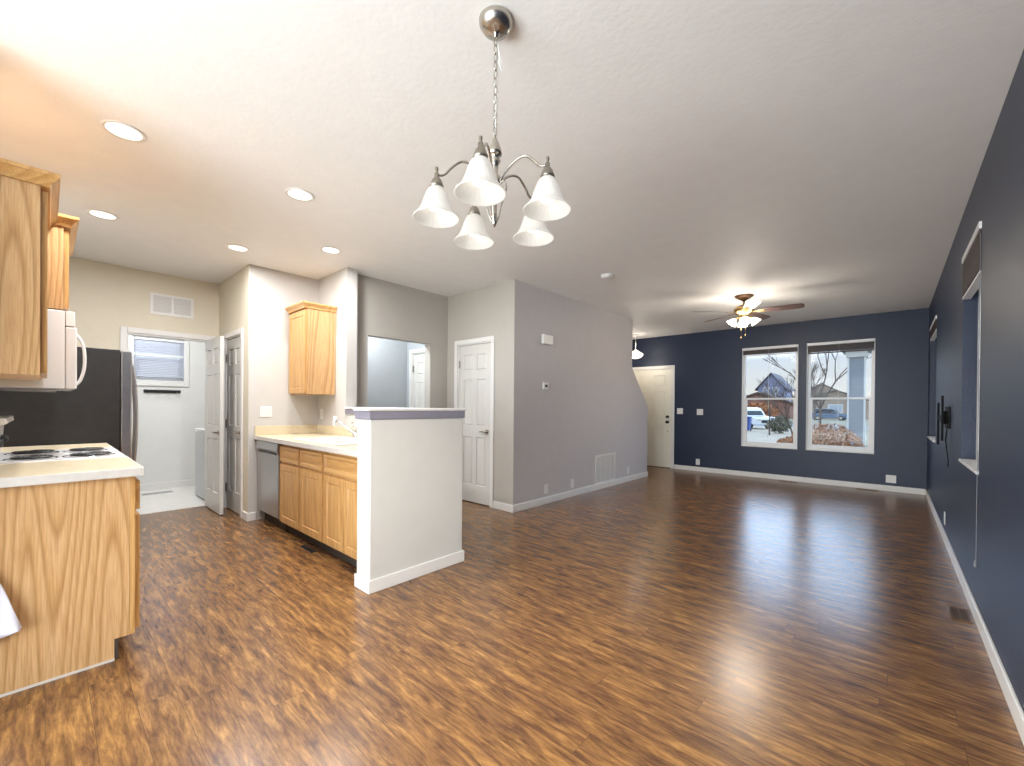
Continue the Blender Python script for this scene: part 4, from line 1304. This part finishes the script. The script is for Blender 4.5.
bn = thing('recycling_bin', 'blue wheeled bin standing by the driveway', 'bin', (-7.95, 34.5, GZ + 0.03))
B().prism([(-0.26, 0.05), (0.26, 0.05), (0.32, 0.98), (-0.32, 0.98)], 'y', -0.3, 0.3).build('body', M['bin_blue'], bn, bevel=0.03)
B().box(-0.35, 0.35, -0.34, 0.36, 0.985, 1.06).build('lid', M['bin_blue'], bn, bevel=0.02)
for s in (-1, 1):
    B().lathe([(0.0, -0.03), (0.12, -0.03), (0.12, 0.03), (0.0, 0.03)], (s * 0.25, 0.28, 0.12), 16, axis='x').build('wheel', M['tyre'], bn)

def bare_tree(label, loc, h, seed, spread=0.55, mat='bark', depth=5, r0=0.09, leaves=None, group='bare street trees'):
    rnd = random.Random(seed)
    t = thing('bare_tree', label, 'tree', loc, group=group)
    b = B()
    def grow(p, d, ln, r, k):
        q = p + d * ln
        mid = p + d * ln * 0.5 + Vector((rnd.uniform(-1, 1), rnd.uniform(-1, 1), 0)) * ln * 0.05
        b.tube([tuple(p), tuple(mid), tuple(q)], [r, r * 0.85, r * 0.7], 5)
        if k == 0:
            return
        for _ in range(3 if k > 1 else 4):
            nd = (d + Vector((rnd.uniform(-1, 1), rnd.uniform(-1, 1), rnd.uniform(-0.2, 0.7))) * spread).normalized()
            grow(q, nd, ln * rnd.uniform(0.6, 0.85), r * 0.62, k - 1)
    grow(Vector((0, 0, 0)), Vector((0, 0, 1)), h * 0.3, r0, depth)
    b.build('branches', M[mat], t)
    return t
bare_tree('bare thin tree on the lawn near the white vehicle', (-5.6, 30, GZ), 3.6, 3, r0=0.05)
bare_tree('dark-trunked bare tree at the right edge of the left far window', (-2.25, 15.5, GZ), 2.6, 5, r0=0.05, spread=0.5)
bare_tree('tall bare tree above the roofs through the right far window', (-8.3, 75, GZ), 8.5, 8, r0=0.14)
bare_tree('bare tree at the left edge of the right far window', (-2.25, 22, GZ), 5.6, 11, r0=0.06, spread=0.6)

def shrub(label, loc, r, h, mat, seed, n=900, cat='shrub', leaf=0.06):
    rnd = random.Random(seed)
    t = thing('shrub', label, cat, loc)
    b = B()
    for i in range(16):
        a = rnd.uniform(0, 2 * PI)
        q = Vector((math.cos(a) * r * 0.6, math.sin(a) * r * 0.6, h * rnd.uniform(0.6, 0.95)))
        b.tube([(0, 0, 0), tuple(q * 0.5 + Vector((0, 0, 0.05))), tuple(q)], [0.015, 0.01, 0.005], 5)
    b.build('stems', M['bark'], t)
    b = B()
    for i in range(n):
        while True:
            p = Vector((rnd.uniform(-1, 1), rnd.uniform(-1, 1), rnd.uniform(-1, 1)))
            if 0.35 < p.length < 1.0:
                break
        c = Vector((p.x * r, p.y * r, h * 0.52 + p.z * h * 0.48))
        u = Vector((rnd.gauss(0, 1), rnd.gauss(0, 1), rnd.gauss(0, 1))).normalized()
        w_ = u.orthogonal().normalized()
        s = leaf * rnd.uniform(0.6, 1.3)
        vs = [b.b.verts.new(c + u * s), b.b.verts.new(c + w_ * s * 0.5), b.b.verts.new(c - u * s), b.b.verts.new(c - w_ * s * 0.5)]
        b.b.faces.new(vs)
    b.build('foliage', M[mat], t, recalc=False)
    return t
shrub('rust-brown leafy shrub right outside the right far window', (-1.15, 12.0, GZ), 0.75, 1.35, 'rust_leaf', 4, 2200, leaf=0.05)
shrub('second rust-brown shrub beside the first, farther left', (-2.0, 13.6, GZ), 0.5, 0.9, 'rust_leaf', 9, 900, leaf=0.05)
shrub('dull evergreen shrub on the lawn behind the bare thin tree', (-5.6, 33, GZ), 0.75, 1.2, 'green_leaf', 6, 800, leaf=0.09)
shrub('rounded rust-colored shrub beside the far garage', (-12.5, 60, GZ), 2.2, 2.4, 'rust_leaf', 16, 900, leaf=0.25)

pc = thing('porch_column', 'square gray porch column with white edges outside the right far window', 'column', (-0.88, 18.2, GZ))
B().box(-0.19, 0.19, -0.19, 0.19, 0.35, 3.40).build('shaft', M['gray_siding'], pc, bevel=0.01)
B().box(-0.27, 0.27, -0.27, 0.27, 0.0, 0.35).build('base', M['trim'], pc, bevel=0.01)
B().box(-0.28, 0.28, -0.28, 0.28, 3.40, 3.60).build('capital', M['trim'], pc, bevel=0.01)
for sx_ in (-1, 1):
    B().box(sx_ * 0.215 - 0.025, sx_ * 0.215 + 0.025, -0.215, -0.19, 0.35, 3.40).build('corner_board', M['trim'], pc)
pb = thing('porch_roof', 'gray porch roof corner showing at the top of the right far window', 'porch roof', (-1.28, 17.7, GZ + 3.6))
B().box(0.0, 3.2, 0.0, 1.2, 0.0, 0.28).build('beam', M['gray_siding'], pb, bevel=0.01)
B().box(-0.15, 3.35, -0.12, 1.35, 0.285, 0.40).build('roof_edge', M['roof_gray'], pb)
pr = thing('porch_railing', 'white porch railing beside the porch column', 'railing', (-0.58, 18.2, GZ))
B().box(0.0, 2.3, -0.03, 0.03, 0.98, 1.04).build('top_rail', M['trim'], pr)
B().box(0.0, 2.3, -0.03, 0.03, 0.18, 0.24).build('bottom_rail', M['trim'], pr)
for i in range(18):
    x = 0.06 + i * 0.128
    B().box(x - 0.015, x + 0.015, -0.015, 0.015, 0.24, 0.98).build('baluster', M['trim'], pr)
# neighbour seen by the side windows
nb = thing('house', 'pale blue-gray neighbouring house wall outside the side windows', 'house', (5.2, 0.5, GZ))
B().box(0, 8, 0, 12, 0, 5.4).build('walls', M['gray_siding'], nb)
B().prism([(-0.5, 5.2), (12.5, 5.2), (6.0, 8.2)], 'x', -0.5, 8.5).build('roof', M['roof_gray'], nb)
